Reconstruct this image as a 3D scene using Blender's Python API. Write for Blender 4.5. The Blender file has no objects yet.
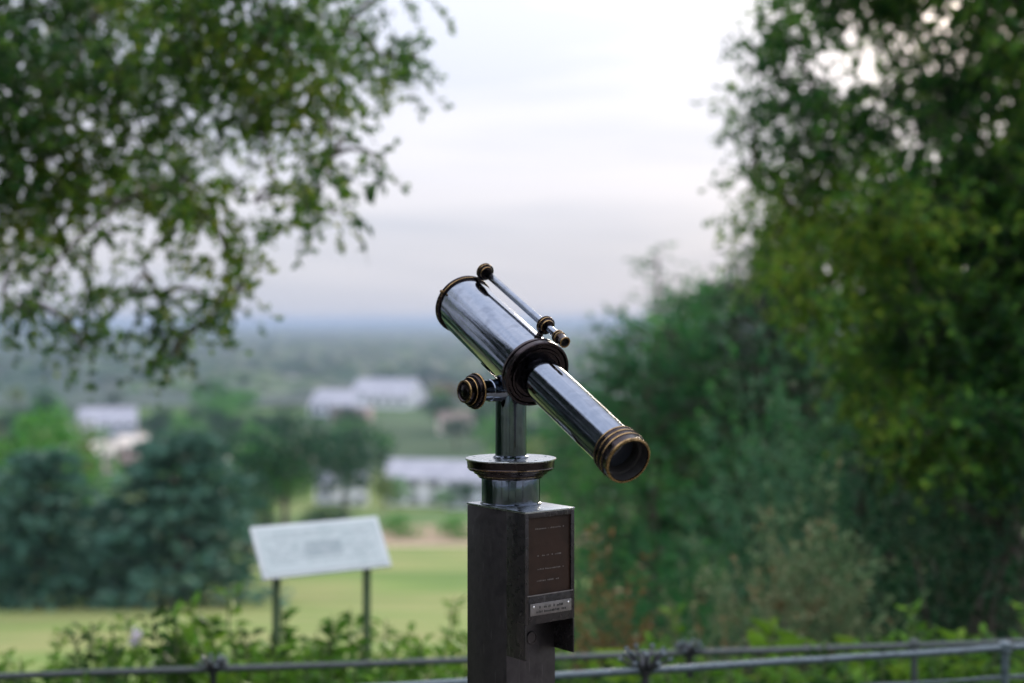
import bpy, bmesh, math, random
import numpy as np
from mathutils import Vector, Matrix

S = bpy.context.scene
COL = S.collection
R = math.radians
ZC = 1.70          # eye height above the viewing terrace
F = 1422.0         # focal length in pixels of a 1024 px wide frame (50 mm)
HORIZON = 322.0

# ------------------------------------------------------------------ camera
cam_d = bpy.data.cameras.new('camera')
cam = bpy.data.objects.new('camera', cam_d)
COL.objects.link(cam)
cam.location = (0, 0, ZC)
cam.rotation_euler = (R(90), 0, 0)
cam_d.sensor_width = 36.0
cam_d.lens = 36.0 * F / 1024
cam_d.shift_y = -(341.5 - HORIZON) / 1024
cam_d.clip_start = 0.05
cam_d.clip_end = 60000
cam_d.dof.use_dof = True
cam_d.dof.focus_distance = 2.96
cam_d.dof.aperture_fstop = 1.75
cam_d.dof.aperture_blades = 0
S.camera = cam

# ------------------------------------------------------------------ world
SUN_EL, SUN_AZ = R(15), R(19)      # azimuth measured clockwise from +Y (right of view)
w = bpy.data.worlds.new('World')
S.world = w
w.use_nodes = True
nt = w.node_tree
nt.nodes.clear()
N = nt.nodes.new
L = nt.links.new
out = N('ShaderNodeOutputWorld')
bg = N('ShaderNodeBackground')
bg.inputs['Strength'].default_value = 0.115
sky = N('ShaderNodeTexSky')
sky.sky_type = 'NISHITA'
sky.sun_disc = False
sky.sun_elevation = SUN_EL
sky.sun_rotation = SUN_AZ
tc = N('ShaderNodeTexCoord')
mp = N('ShaderNodeMapping')
mp.inputs['Scale'].default_value = (1.0, 1.0, 8.0)
L(tc.outputs['Generated'], mp.inputs['Vector'])
nz = N('ShaderNodeTexNoise')
nz.inputs['Scale'].default_value = 2.3
nz.inputs['Detail'].default_value = 5
nz.inputs['Roughness'].default_value = 0.5
nz.inputs['Distortion'].default_value = 0.4
L(mp.outputs['Vector'], nz.inputs['Vector'])
cr = N('ShaderNodeValToRGB')
cr.color_ramp.elements[0].position = 0.41
cr.color_ramp.elements[0].color = (3.30, 3.48, 4.10, 1)
cr.color_ramp.elements[1].position = 0.60
cr.color_ramp.elements[1].color = (4.20, 4.20, 4.65, 1)
L(nz.outputs['Fac'], cr.inputs['Fac'])
mx = N('ShaderNodeMix')
mx.data_type = 'RGBA'
mx.inputs['Factor'].default_value = 0.97
L(sky.outputs['Color'], mx.inputs['A'])
L(cr.outputs['Color'], mx.inputs['B'])
# thinner, brighter cloud around the low sun
sd = (math.sin(SUN_AZ) * math.cos(SUN_EL), math.cos(SUN_AZ) * math.cos(SUN_EL), math.sin(SUN_EL))
dot = N('ShaderNodeVectorMath')
dot.operation = 'DOT_PRODUCT'
dot.inputs[1].default_value = sd
L(tc.outputs['Generated'], dot.inputs[0])
pw = N('ShaderNodeMath')
pw.operation = 'POWER'
pw.use_clamp = True
pw.inputs[1].default_value = 220
L(dot.outputs['Value'], pw.inputs[0])
gl = N('ShaderNodeMix')
gl.data_type = 'RGBA'
gl.blend_type = 'ADD'
gl.inputs['B'].default_value = (11, 8.5, 6, 1)
L(pw.outputs[0], gl.inputs['Factor'])
L(mx.outputs['Result'], gl.inputs['A'])
# an overcast sky is brightest overhead
sx = N('ShaderNodeSeparateXYZ')
L(tc.outputs['Generated'], sx.inputs['Vector'])
zr = N('ShaderNodeMapRange')
zr.inputs['From Min'].default_value = 0.05
zr.inputs['From Max'].default_value = 0.80
zr.inputs['To Min'].default_value = 1.0
zr.inputs['To Max'].default_value = 3.2
L(sx.outputs['Z'], zr.inputs['Value'])
zm = N('ShaderNodeVectorMath')
zm.operation = 'SCALE'
L(gl.outputs['Result'], zm.inputs[0])
L(zr.outputs['Result'], zm.inputs['Scale'])
L(zm.outputs['Vector'], bg.inputs['Color'])
L(bg.outputs['Background'], out.inputs['Surface'])

sun_d = bpy.data.lights.new('sun', 'SUN')
sun_d.energy = 2.0
sun_d.angle = R(20)
sun_d.color = (1.0, 0.86, 0.70)
sun = bpy.data.objects.new('sun', sun_d)
COL.objects.link(sun)
sun.location = (6, 10, 30)
sun.rotation_euler = Vector(sd).to_track_quat('Z', 'Y').to_euler()

S.view_settings.view_transform = 'Standard'
S.view_settings.look = 'None'
S.view_settings.exposure = 0.68
S.view_settings.gamma = 1.0
S.view_settings.use_curve_mapping = False
S.render.engine = 'CYCLES'
S.cycles.use_denoising = True
S.cycles.volume_bounces = 1
S.cycles.max_bounces = 7
S.cycles.diffuse_bounces = 3
S.cycles.transmission_bounces = 4
S.cycles.transparent_max_bounces = 4

# ------------------------------------------------------------------ materials
def rgba(c):
    return (c[0], c[1], c[2], 1)

def mat(name, ramp, scale=8.0, rough=0.6, metal=0.0, detail=4, bump=0.0, rough_var=0.0, coords='Object', stretch=(1, 1, 1), spec=0.5, bump_scale=None):
    m = bpy.data.materials.new(name)
    m.use_nodes = True
    t = m.node_tree
    b = t.nodes['Principled BSDF']
    b.inputs['Roughness'].default_value = rough
    b.inputs['Metallic'].default_value = metal
    b.inputs['Specular IOR Level'].default_value = spec
    c = t.nodes.new('ShaderNodeTexCoord')
    mpp = t.nodes.new('ShaderNodeMapping')
    mpp.inputs['Scale'].default_value = stretch
    t.links.new(c.outputs[coords], mpp.inputs['Vector'])
    n = t.nodes.new('ShaderNodeTexNoise')
    n.inputs['Scale'].default_value = scale
    n.inputs['Detail'].default_value = detail
    t.links.new(mpp.outputs['Vector'], n.inputs['Vector'])
    r = t.nodes.new('ShaderNodeValToRGB')
    els = r.color_ramp.elements
    ks = len(ramp)
    while len(els) < ks:
        els.new(0.5)
    for i, col in enumerate(ramp):
        els[i].position = 0.3 + 0.4 * i / max(1, ks - 1)
        els[i].color = rgba(col)
    t.links.new(n.outputs['Fac'], r.inputs['Fac'])
    t.links.new(r.outputs['Color'], b.inputs['Base Color'])
    if rough_var:
        mr = t.nodes.new('ShaderNodeMapRange')
        mr.inputs['From Min'].default_value = 0.3
        mr.inputs['From Max'].default_value = 0.7
        mr.inputs['To Min'].default_value = max(0.02, rough - rough_var)
        mr.inputs['To Max'].default_value = rough + rough_var
        n2 = t.nodes.new('ShaderNodeTexNoise')
        n2.inputs['Scale'].default_value = scale * 2.7
        n2.inputs['Detail'].default_value = 6
        t.links.new(mpp.outputs['Vector'], n2.inputs['Vector'])
        t.links.new(n2.outputs['Fac'], mr.inputs['Value'])
        t.links.new(mr.outputs['Result'], b.inputs['Roughness'])
    if bump:
        bn = t.nodes.new('ShaderNodeBump')
        bn.inputs['Strength'].default_value = bump
        bn.inputs['Distance'].default_value = 0.01
        n3 = t.nodes.new('ShaderNodeTexNoise')
        n3.inputs['Scale'].default_value = bump_scale or scale * 4
        n3.inputs['Detail'].default_value = 5
        t.links.new(mpp.outputs['Vector'], n3.inputs['Vector'])
        t.links.new(n3.outputs['Fac'], bn.inputs['Height'])
        t.links.new(bn.outputs['Normal'], b.inputs['Normal'])
    return m

def add_scratches(m, amount=0.35, col=(0.20, 0.19, 0.19)):
    """fine rubbed scratches where the coating has worn"""
    t = m.node_tree; b = t.nodes['Principled BSDF']
    src = b.inputs['Base Color'].links[0].from_socket
    c = t.nodes.new('ShaderNodeTexCoord')
    tot = None
    for k, (rot, sc) in enumerate((((0.3, 0.9, 0.5), (260, 14, 20)), ((1.1, 0.2, 2.0), (220, 10, 16)))):
        mp_ = t.nodes.new('ShaderNodeMapping'); mp_.inputs['Rotation'].default_value = rot; mp_.inputs['Scale'].default_value = sc
        t.links.new(c.outputs['Object'], mp_.inputs['Vector'])
        n = t.nodes.new('ShaderNodeTexNoise'); n.inputs['Scale'].default_value = 1.0; n.inputs['Detail'].default_value = 1
        t.links.new(mp_.outputs['Vector'], n.inputs['Vector'])
        r = t.nodes.new('ShaderNodeMapRange'); r.inputs['From Min'].default_value = 0.70; r.inputs['From Max'].default_value = 0.76
        r.inputs['To Max'].default_value = amount
        t.links.new(n.outputs['Fac'], r.inputs['Value'])
        if tot is None: tot = r.outputs['Result']
        else:
            a = t.nodes.new('ShaderNodeMath'); a.operation = 'MAXIMUM'
            t.links.new(tot, a.inputs[0]); t.links.new(r.outputs['Result'], a.inputs[1]); tot = a.outputs[0]
    mx_ = t.nodes.new('ShaderNodeMix'); mx_.data_type = 'RGBA'; mx_.inputs['B'].default_value = rgba(col)
    t.links.new(tot, mx_.inputs['Factor']); t.links.new(src, mx_.inputs['A'])
    t.links.new(mx_.outputs['Result'], b.inputs['Base Color'])

def leaf_mat(name, cols, patch=1.2, trans=0.45, rough=0.5):
    """each leaf its own tint, with patches of the crown turning"""
    m = bpy.data.materials.new(name)
    m.use_nodes = True
    t = m.node_tree
    b = t.nodes['Principled BSDF']
    b.inputs['Roughness'].default_value = rough
    b.inputs['Specular IOR Level'].default_value = 0.12
    g = t.nodes.new('ShaderNodeNewGeometry')
    c = t.nodes.new('ShaderNodeTexCoord')
    n = t.nodes.new('ShaderNodeTexNoise')
    n.inputs['Scale'].default_value = patch
    n.inputs['Detail'].default_value = 2
    t.links.new(c.outputs['Object'], n.inputs['Vector'])
    mr = t.nodes.new('ShaderNodeMapRange')
    mr.inputs['From Min'].default_value = 0.3
    mr.inputs['From Max'].default_value = 0.7
    t.links.new(n.outputs['Fac'], mr.inputs['Value'])
    a = t.nodes.new('ShaderNodeMix')
    a.data_type = 'FLOAT'
    a.inputs['Factor'].default_value = 0.45
    t.links.new(mr.outputs['Result'], a.inputs['A'])
    t.links.new(g.outputs['Random Per Island'], a.inputs['B'])
    r = t.nodes.new('ShaderNodeValToRGB')
    els = r.color_ramp.elements
    while len(els) < len(cols):
        els.new(0.5)
    for i, col in enumerate(cols):
        els[i].position = 0.12 + 0.76 * i / (len(cols) - 1)
        els[i].color = rgba(col)
    t.links.new(a.outputs['Result'], r.inputs['Fac'])
    t.links.new(r.outputs['Color'], b.inputs['Base Color'])
    tr = t.nodes.new('ShaderNodeBsdfTranslucent')
    t.links.new(r.outputs['Color'], tr.inputs['Color'])
    ms = t.nodes.new('ShaderNodeMixShader')
    ms.inputs['Fac'].default_value = trans
    t.links.new(b.outputs['BSDF'], ms.inputs[1])
    t.links.new(tr.outputs['BSDF'], ms.inputs[2])
    t.links.new(ms.outputs['Shader'], t.nodes['Material Output'].inputs['Surface'])
    return m

M = {}
M['steel'] = mat('polished_steel', [(0.125, 0.145, 0.185), (0.17, 0.195, 0.24), (0.14, 0.165, 0.21)], 30, 0.10, 1.0, 8, 0.015, 0.04, bump_scale=60)
M['bronze'] = mat('dark_bronze', [(0.020, 0.017, 0.021), (0.036, 0.029, 0.030), (0.026, 0.022, 0.025)], 40, 0.20, 1.0, 5, 0.05, 0.10)
M['brass'] = mat('worn_brass', [(0.12, 0.078, 0.036), (0.27, 0.18, 0.082), (0.18, 0.118, 0.053)], 60, 0.27, 1.0, 5, 0.05, 0.08)
M['inner'] = mat('matt_black_lining', [(0.010, 0.010, 0.011), (0.016, 0.015, 0.015)], 30, 0.6)
M['lens'] = mat('coated_lens', [(0.02, 0.025, 0.035), (0.03, 0.035, 0.05)], 5, 0.05, 0.0, spec=0.8)
M['case'] = mat('brown_black_coated_steel', [(0.030, 0.030, 0.033), (0.055, 0.050, 0.052), (0.038, 0.036, 0.039)], 26, 0.30, 0.8, 6, 0.10, 0.08)
M['pillar'] = mat('brushed_dark_steel', [(0.045, 0.041, 0.045), (0.066, 0.060, 0.064), (0.052, 0.047, 0.051)], 26, 0.34, 0.8, 6, 0.04, 0.06)
M['top_steel'] = mat('bare_steel_plate', [(0.30, 0.33, 0.34), (0.42, 0.45, 0.46)], 20, 0.24, 1.0, 5, 0.04, 0.08)
M['plaque'] = mat('brown_enamel', [(0.016, 0.008, 0.005), (0.027, 0.013, 0.008), (0.020, 0.010, 0.006)], 22, 0.5, 0.0, 5, 0.04, 0.08, spec=0.25)
M['pale_ink'] = mat('worn_pale_lettering', [(0.06, 0.05, 0.045), (0.16, 0.145, 0.135)], 300, 0.6)
M['dark_ink'] = mat('dark_lettering', [(0.008, 0.008, 0.008), (0.03, 0.028, 0.028)], 200, 0.6)
M['nameplate'] = mat('dull_metal_plate', [(0.16, 0.15, 0.15), (0.25, 0.235, 0.235)], 60, 0.35, 0.8, 5, 0.05, 0.08)
M['screw'] = mat('bright_screw', [(0.6, 0.6, 0.6), (0.75, 0.75, 0.74)], 50, 0.18, 1.0)
M['rail'] = mat('weathered_blue_grey_paint', [(0.025, 0.042, 0.050), (0.080, 0.115, 0.135), (0.045, 0.068, 0.082)], 30, 0.32, 0.15, 6, 0.35, 0.10, spec=0.7)
M['rail_dark'] = mat('dull_green_black_paint', [(0.03, 0.042, 0.04), (0.06, 0.075, 0.075), (0.04, 0.052, 0.052)], 30, 0.5, 0.1, 6, 0.35, 0.10)
M['spike'] = mat('dark_iron', [(0.02, 0.022, 0.026), (0.05, 0.052, 0.06)], 40, 0.4, 0.5)
M['board'] = mat('pale_printed_panel', [(0.38, 0.45, 0.45), (0.46, 0.52, 0.52), (0.41, 0.48, 0.48)], 9, 0.45, 0.0, 5)
M['board_frame'] = mat('pale_grey_frame', [(0.50, 0.54, 0.55), (0.58, 0.62, 0.62)], 12, 0.45)
M['board_ink'] = mat('faded_print', [(0.27, 0.33, 0.34), (0.36, 0.41, 0.42)], 30, 0.6)
M['leg'] = mat('green_post_paint', [(0.05, 0.085, 0.035), (0.085, 0.13, 0.055)], 20, 0.5, bump=0.2)
M['bark'] = mat('ridged_bark', [(0.035, 0.03, 0.025), (0.10, 0.085, 0.07), (0.06, 0.05, 0.042)], 6, 0.9, 0.0, 8, 0.8, stretch=(3, 3, 0.6))
M['stem'] = mat('green_stem', [(0.06, 0.08, 0.03), (0.10, 0.11, 0.05)], 20, 0.7)

add_scratches(M['case'], 0.25)
add_scratches(M['pillar'], 0.2)

M['oak'] = leaf_mat('oak_leaf', [(0.012, 0.056, 0.018), (0.042, 0.120, 0.022), (0.115, 0.22, 0.022), (0.25, 0.29, 0.03)], 0.9)
M['oak2'] = leaf_mat('turning_oak_leaf', [(0.009, 0.052, 0.020), (0.034, 0.120, 0.026), (0.10, 0.23, 0.026), (0.22, 0.30, 0.03)], 0.8)
M['yew'] = leaf_mat('dark_evergreen_leaf', [(0.004, 0.024, 0.011), (0.009, 0.046, 0.018), (0.022, 0.10, 0.030)], 0.6, 0.2)
M['fir'] = leaf_mat('soft_green_leaf', [(0.010, 0.070, 0.028), (0.032, 0.160, 0.052), (0.11, 0.32, 0.06)], 0.5, 0.3)
M['grey_leaf'] = leaf_mat('grey_green_leaf', [(0.035, 0.125, 0.065), (0.075, 0.20, 0.105), (0.15, 0.31, 0.15)], 0.9, 0.3)
M['cedar'] = leaf_mat('blue_green_needles', [(0.022, 0.075, 0.055), (0.062, 0.150, 0.108), (0.16, 0.28, 0.20)], 0.25, 0.15)
M['far_green'] = leaf_mat('far_green_leaf', [(0.024, 0.13, 0.022), (0.065, 0.24, 0.035), (0.17, 0.38, 0.040)], 0.10, 0.2)
M['far_dark'] = leaf_mat('far_dark_leaf', [(0.008, 0.040, 0.022), (0.018, 0.072, 0.032), (0.040, 0.12, 0.035)], 0.10, 0.2)
M['far_yellow'] = leaf_mat('far_yellow_green_leaf', [(0.09, 0.15, 0.045), (0.15, 0.21, 0.06), (0.23, 0.25, 0.08)], 0.10, 0.25)
M['far_rust'] = leaf_mat('far_rusty_leaf', [(0.12, 0.10, 0.05), (0.19, 0.14, 0.07), (0.15, 0.15, 0.06)], 0.10, 0.25)
M['weed'] = leaf_mat('fresh_weed_leaf', [(0.036, 0.11, 0.014), (0.085, 0.21, 0.020), (0.17, 0.30, 0.030)], 2.0, 0.4)
M['weed_dark'] = leaf_mat('dull_weed_leaf', [(0.018, 0.060, 0.014), (0.040, 0.100, 0.018), (0.08, 0.15, 0.022)], 2.0, 0.3)
M['weed_bright'] = leaf_mat('bright_weed_leaf', [(0.09, 0.21, 0.02), (0.16, 0.31, 0.03), (0.26, 0.38, 0.045)], 2.0, 0.5)
M['gorse'] = leaf_mat('gorse_needles', [(0.05, 0.15, 0.055), (0.15, 0.27, 0.12), (0.28, 0.33, 0.18), (0.40, 0.22, 0.11)], 2.6, 0.25)
M['bracken'] = leaf_mat('brown_bracken', [(0.060, 0.110, 0.035), (0.20, 0.12, 0.05), (0.32, 0.17, 0.07)], 1.8, 0.3)
M['petal'] = leaf_mat('lilac_petal', [(0.55, 0.50, 0.66), (0.68, 0.64, 0.80)], 3, 0.4)
M['petal_pink'] = leaf_mat('pink_petal', [(0.42, 0.26, 0.40), (0.55, 0.36, 0.50)], 3, 0.4)
M['canopy'] = mat('distant_canopy', [(0.005, 0.018, 0.018), (0.020, 0.055, 0.032), (0.007, 0.024, 0.022), (0.060, 0.10, 0.048), (0.006, 0.020, 0.020)], 0.0055, 0.9, 0, 6)

# ------------------------------------------------------------------ object helpers
def tag(o, label=None, cat=None, group=None, kind=None):
    if label: o['label'] = label
    if cat: o['category'] = cat
    if group: o['group'] = group
    if kind: o['kind'] = kind
    return o

def empty(name, loc, rz=0.0):
    o = bpy.data.objects.new(name, None)
    COL.objects.link(o)
    o.empty_display_size = 0.1
    o.location = loc
    o.rotation_euler = (0, 0, rz)
    return o

class MB:
    """collects shapes and links them as ONE mesh object"""
    def __init__(self):
        self.v, self.f, self.m, self.n = [], [], [], 0
    def add(self, verts, faces, mi=0):
        verts = np.asarray(verts, float).reshape(-1, 3)
        self.v.append(verts)
        for f in faces:
            self.f.append([i + self.n for i in f])
            self.m.append(mi)
        self.n += len(verts)
    def box(self, c, ax, ay, az, sx, sy, sz, mi=0):
        c = np.array(c, float); ax, ay, az = [np.array(a, float) for a in (ax, ay, az)]
        vs = [c + ax * i * sx / 2 + ay * j * sy / 2 + az * k * sz / 2 for i in (-1, 1) for j in (-1, 1) for k in (-1, 1)]
        self.add(vs, [(0, 1, 3, 2), (4, 6, 7, 5), (0, 4, 5, 1), (2, 3, 7, 6), (0, 2, 6, 4), (1, 5, 7, 3)], mi)
    def cube(self, x0, x1, y0, y1, z0, z1, mi=0):
        self.box(((x0 + x1) / 2, (y0 + y1) / 2, (z0 + z1) / 2), (1, 0, 0), (0, 1, 0), (0, 0, 1), x1 - x0, y1 - y0, z1 - z0, mi)
    def lathe(self, origin, axis, prof, seg=72):
        a = np.array(axis, float); a /= np.linalg.norm(a)
        h = np.array((0, 0, 1.0)) if abs(a[2]) < 0.9 else np.array((1.0, 0, 0))
        u = np.cross(h, a); u /= np.linalg.norm(u); v = np.cross(a, u)
        o = np.array(origin, float)
        ang = np.linspace(0, 2 * math.pi, seg, endpoint=False)
        ring = np.outer(np.cos(ang), u) + np.outer(np.sin(ang), v)
        vs, fs, ms = [], [], []
        for (t, r, *_) in prof:
            vs.append(o + a * t + ring * max(r, 1e-5))
        for i in range(len(prof) - 1):
            mi = prof[i][2] if len(prof[i]) > 2 else 0
            for k in range(seg):
                k2 = (k + 1) % seg
                fs.append((i * seg + k, i * seg + k2, (i + 1) * seg + k2, (i + 1) * seg + k)); ms.append(mi)
        vs = np.concatenate(vs)
        self.v.append(vs)
        self.f += [[q + self.n for q in f] for f in fs]; self.m += ms
        self.n += len(vs)
    def tube(self, pts, rads, seg=8, mi=0, caps=True):
        pts = np.asarray(pts, float)
        n = len(pts)
        if np.isscalar(rads): rads = [rads] * n
        vs = []
        pu = None
        for i in range(n):
            d = pts[min(i + 1, n - 1)] - pts[max(i - 1, 0)]
            d /= (np.linalg.norm(d) + 1e-9)
            if pu is None:
                h = np.array((0, 0, 1.0)) if abs(d[2]) < 0.9 else np.array((1.0, 0, 0))
                u = np.cross(h, d)
            else:
                u = pu - d * np.dot(pu, d)
            u /= (np.linalg.norm(u) + 1e-9); pu = u
            v = np.cross(d, u)
            for k in range(seg):
                a = 2 * math.pi * k / seg
                vs.append(pts[i] + (u * math.cos(a) + v * math.sin(a)) * rads[i])
        fs = [(i * seg + k, i * seg + (k + 1) % seg, (i + 1) * seg + (k + 1) % seg, (i + 1) * seg + k) for i in range(n - 1) for k in range(seg)]
        if caps:
            fs.append(tuple(range(seg))[::-1]); fs.append(tuple((n - 1) * seg + k for k in range(seg)))
        self.add(vs, fs, mi)
    def build(self, name, mats, parent=None, off=(0, 0, 0), smooth=True, bevel=0.0, link=True, angle=32):
        me = bpy.data.meshes.new(name)
        v = np.concatenate(self.v) - np.array(off, float)
        me.from_pydata(v.tolist(), [], self.f)
        if not isinstance(mats, (list, tuple)): mats = [mats]
        for m in mats: me.materials.append(m)
        me.polygons.foreach_set('material_index', self.m)
        bm = bmesh.new(); bm.from_mesh(me)
        if bevel:
            bmesh.ops.bevel(bm, geom=[e for e in bm.edges if len(e.link_faces) == 2 and e.calc_face_angle(0) > 0.5], offset=bevel, segments=2, profile=0.6, affect='EDGES')
        bmesh.ops.recalc_face_normals(bm, faces=bm.faces)
        if smooth:
            for f in bm.faces: f.smooth = True
            for e in bm.edges:
                if len(e.link_faces) == 2 and e.calc_face_angle(0) > R(angle): e.smooth = False
        bm.to_mesh(me); bm.free(); me.update()
        if not link: return me
        o = bpy.data.objects.new(name, me)
        COL.objects.link(o)
        if parent is not None: o.parent = parent
        return o

def raw_mesh(name, verts, tris, mats, midx=None):
    """fast triangle mesh from numpy arrays"""
    me = bpy.data.meshes.new(name)
    nv, nf = len(verts), len(tris)
    me.vertices.add(nv); me.vertices.foreach_set('co', np.asarray(verts, np.float32).ravel())
    me.loops.add(nf * 3); me.loops.foreach_set('vertex_index', np.asarray(tris, np.int32).ravel())
    me.polygons.add(nf)
    me.polygons.foreach_set('loop_start', np.arange(0, nf * 3, 3, dtype=np.int32))
    me.polygons.foreach_set('loop_total', np.full(nf, 3, dtype=np.int32))
    for m in mats: me.materials.append(m)
    if midx is not None: me.polygons.foreach_set('material_index', np.asarray(midx, np.int32))
    me.update(calc_edges=True); me.validate()
    return me

def link_mesh(name, me, parent=None, loc=(0, 0, 0)):
    o = bpy.data.objects.new(name, me); COL.objects.link(o)
    o.location = loc
    if parent is not None: o.parent = parent
    return o

def children(o): return [c for c in bpy.data.objects if c.parent == o]

def copy_tree(root, kids, loc, rz, sc, label, group=None):
    r = root.copy(); COL.objects.link(r)
    r.location = loc; r.rotation_euler = (0, 0, rz); r.scale = (sc, sc, sc) if np.isscalar(sc) else sc
    r['label'] = label
    if group: r['group'] = group
    for ch in kids:
        c = ch.copy(); COL.objects.link(c); c.parent = r
    return r

def unit(a):
    return a / (np.linalg.norm(a, axis=-1, keepdims=True) + 1e-9)

def leaf_arrays(base, d, size, aspect, rng, fold=0.18):
    """diamond leaves folded along the midrib: (verts, tris)"""
    n = len(base)
    d = unit(d)
    s = unit(np.cross(d, rng.normal(size=(n, 3))))
    nn = np.cross(d, s)
    Lh = (size * rng.uniform(0.7, 1.25, n))[:, None]
    v = np.empty((n, 4, 3))
    v[:, 0] = base
    v[:, 1] = base + d * Lh * 0.48 + s * Lh * aspect * 0.5 + nn * Lh * fold
    v[:, 2] = base + d * Lh
    v[:, 3] = base + d * Lh * 0.48 - s * Lh * aspect * 0.5 + nn * Lh * fold
    i = np.arange(n)[:, None] * 4
    t = np.concatenate([i + np.array([0, 1, 2]), i + np.array([0, 2, 3])], axis=0)
    return v.reshape(-1, 3), t

def stick_arrays(p, q, r):
    """thin three sided sticks"""
    n = len(p); d = unit(q - p)
    u = unit(np.cross(d, np.array((0.3, 0.2, 0.9)))); v = np.cross(d, u)
    vs = np.empty((n, 6, 3))
    rr = np.broadcast_to(np.asarray(r, float).reshape(-1, 1), (n, 1))
    for k in range(3):
        a = 2 * math.pi * k / 3
        off = (u * math.cos(a) + v * math.sin(a))
        vs[:, k] = p + off * rr; vs[:, 3 + k] = q + off * rr * 0.5
    i = np.arange(n)[:, None] * 6
    ts = []
    for k in range(3):
        k2 = (k + 1) % 3
        ts += [i + np.array([k, k2, 3 + k2]), i + np.array([k, 3 + k2, 3 + k])]
    return vs.reshape(-1, 3), np.concatenate(ts, axis=0)

def twig_mesh(name, p, d, ln, per, size, aspect, leafm, stickm, rng, droop=0.3, spread=0.9, stick_r=0.003):
    n = len(p); d = unit(d)
    ln = np.asarray(ln).reshape(-1, 1)
    u = rng.uniform(0.1, 1.0, (n, per))
    base = p[:, None] + d[:, None] * (u[:, :, None] * ln[:, None])
    base[:, :, 2] -= (u ** 2) * ln * droop * 0.5
    rnd = rng.normal(size=(n, per, 3)) * spread
    ld = unit(d[:, None] * 0.6 + rnd + np.array((0, 0, -droop)))
    lv, lt = leaf_arrays(base.reshape(-1, 3), ld.reshape(-1, 3), size, aspect, rng)
    q = p + d * ln; q[:, 2] -= ln[:, 0] * droop * 0.5
    sv, st = stick_arrays(p, q, stick_r)
    V = np.concatenate([lv, sv]); T = np.concatenate([lt, st + len(lv)])
    mi = np.concatenate([np.zeros(len(lt)), np.ones(len(st))])
    return raw_mesh(name, V, T, [leafm, stickm], mi)

def P(px, py, d):
    """world point that the photograph shows at (px,py) at distance d"""
    return np.array(((px - 512) * d / F, d, ZC - (py - HORIZON) * d / F))

# ------------------------------------------------------------------ terrain
TY = [-16000, -200, -20, 3.4, 4.6, 6, 9, 14, 20, 28, 40, 58, 80, 110, 128, 140, 180, 250, 330, 400, 500, 600, 800, 1000, 1500, 2000, 4000, 8000, 16000]
TZ = [0, 0, 0, 0, -0.22, -0.6, -1.5, -2.9, -4.4, -6.0, -8.1, -10.9, -14.2, -16.9, -18.4, -19.4, -24, -31, -37, -40.5, -43.5, -45.5, -47.8, -49, -51, -52, -54, -56, -60]
def gz(y): return float(np.interp(y, TY, TZ))

def sheet(name, x0, x1, y0, y1, off, m, nx=2, kind='structure'):
    ys = sorted(set([y0, y1] + [t for t in TY if y0 < t < y1]))
    xs = np.linspace(x0, x1, nx)
    vs = [(x, y, gz(y) + off) for y in ys for x in xs]
    fs = [(j * nx + i, j * nx + i + 1, (j + 1) * nx + i + 1, (j + 1) * nx + i) for j in range(len(ys) - 1) for i in range(nx - 1)]
    b = MB(); b.add(vs, fs)
    o = b.build(name, m, smooth=False)
    return tag(o, kind=kind)

def patch_mat(name, cells, scale, sub, sub_scale):
    """voronoi field pattern over a fine noise"""
    m = bpy.data.materials.new(name); m.use_nodes = True
    t = m.node_tree; b = t.nodes['Principled BSDF']; b.inputs['Roughness'].default_value = 0.9
    b.inputs['Specular IOR Level'].default_value = 0.1
    c = t.nodes.new('ShaderNodeTexCoord')
    v = t.nodes.new('ShaderNodeTexVoronoi'); v.inputs['Scale'].default_value = scale
    t.links.new(c.outputs['Object'], v.inputs['Vector'])
    r = t.nodes.new('ShaderNodeValToRGB'); r.color_ramp.interpolation = 'CONSTANT'
    els = r.color_ramp.elements
    while len(els) < len(cells): els.new(0.5)
    for i, cc in enumerate(cells):
        els[i].position = i / len(cells); els[i].color = rgba(cc)
    sep = t.nodes.new('ShaderNodeSeparateColor')
    t.links.new(v.outputs['Color'], sep.inputs['Color'])
    t.links.new(sep.outputs['Red'], r.inputs['Fac'])
    n = t.nodes.new('ShaderNodeTexNoise'); n.inputs['Scale'].default_value = sub_scale; n.inputs['Detail'].default_value = 8
    t.links.new(c.outputs['Object'], n.inputs['Vector'])
    mx = t.nodes.new('ShaderNodeMix'); mx.data_type = 'RGBA'; mx.blend_type = 'MULTIPLY'; mx.inputs['Factor'].default_value = sub
    t.links.new(r.outputs['Color'], mx.inputs['A']); t.links.new(n.outputs['Color'], mx.inputs['B'])
    t.links.new(mx.outputs['Result'], b.inputs['Base Color'])
    return m

M['plain'] = patch_mat('valley_fields', [(0.035, 0.09, 0.025), (0.07, 0.14, 0.035), (0.022, 0.06, 0.022), (0.15, 0.20, 0.06), (0.035, 0.085, 0.03)], 0.006, 0.3, 0.05)
M['soil'] = mat('rough_grass_bank', [(0.030, 0.045, 0.018), (0.055, 0.075, 0.025), (0.07, 0.065, 0.035)], 2.5, 0.95, 0, 8, 0.6, coords='Object')
M['lawn'] = mat('dry_mown_grass', [(0.070, 0.135, 0.028), (0.125, 0.19, 0.045), (0.20, 0.205, 0.08), (0.09, 0.165, 0.035)], 0.16, 0.95, 0, 8, 0.3, spec=0.1, stretch=(0.35, 1, 1))
M['tan'] = mat('dry_pale_ground', [(0.19, 0.15, 0.095), (0.27, 0.20, 0.14), (0.17, 0.19, 0.085)], 0.06, 0.95, 0, 7, spec=0.1)
M['track'] = mat('sandy_track', [(0.42, 0.33, 0.24), (0.52, 0.42, 0.32)], 0.5, 0.95, 0, 6, spec=0.1)
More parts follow.
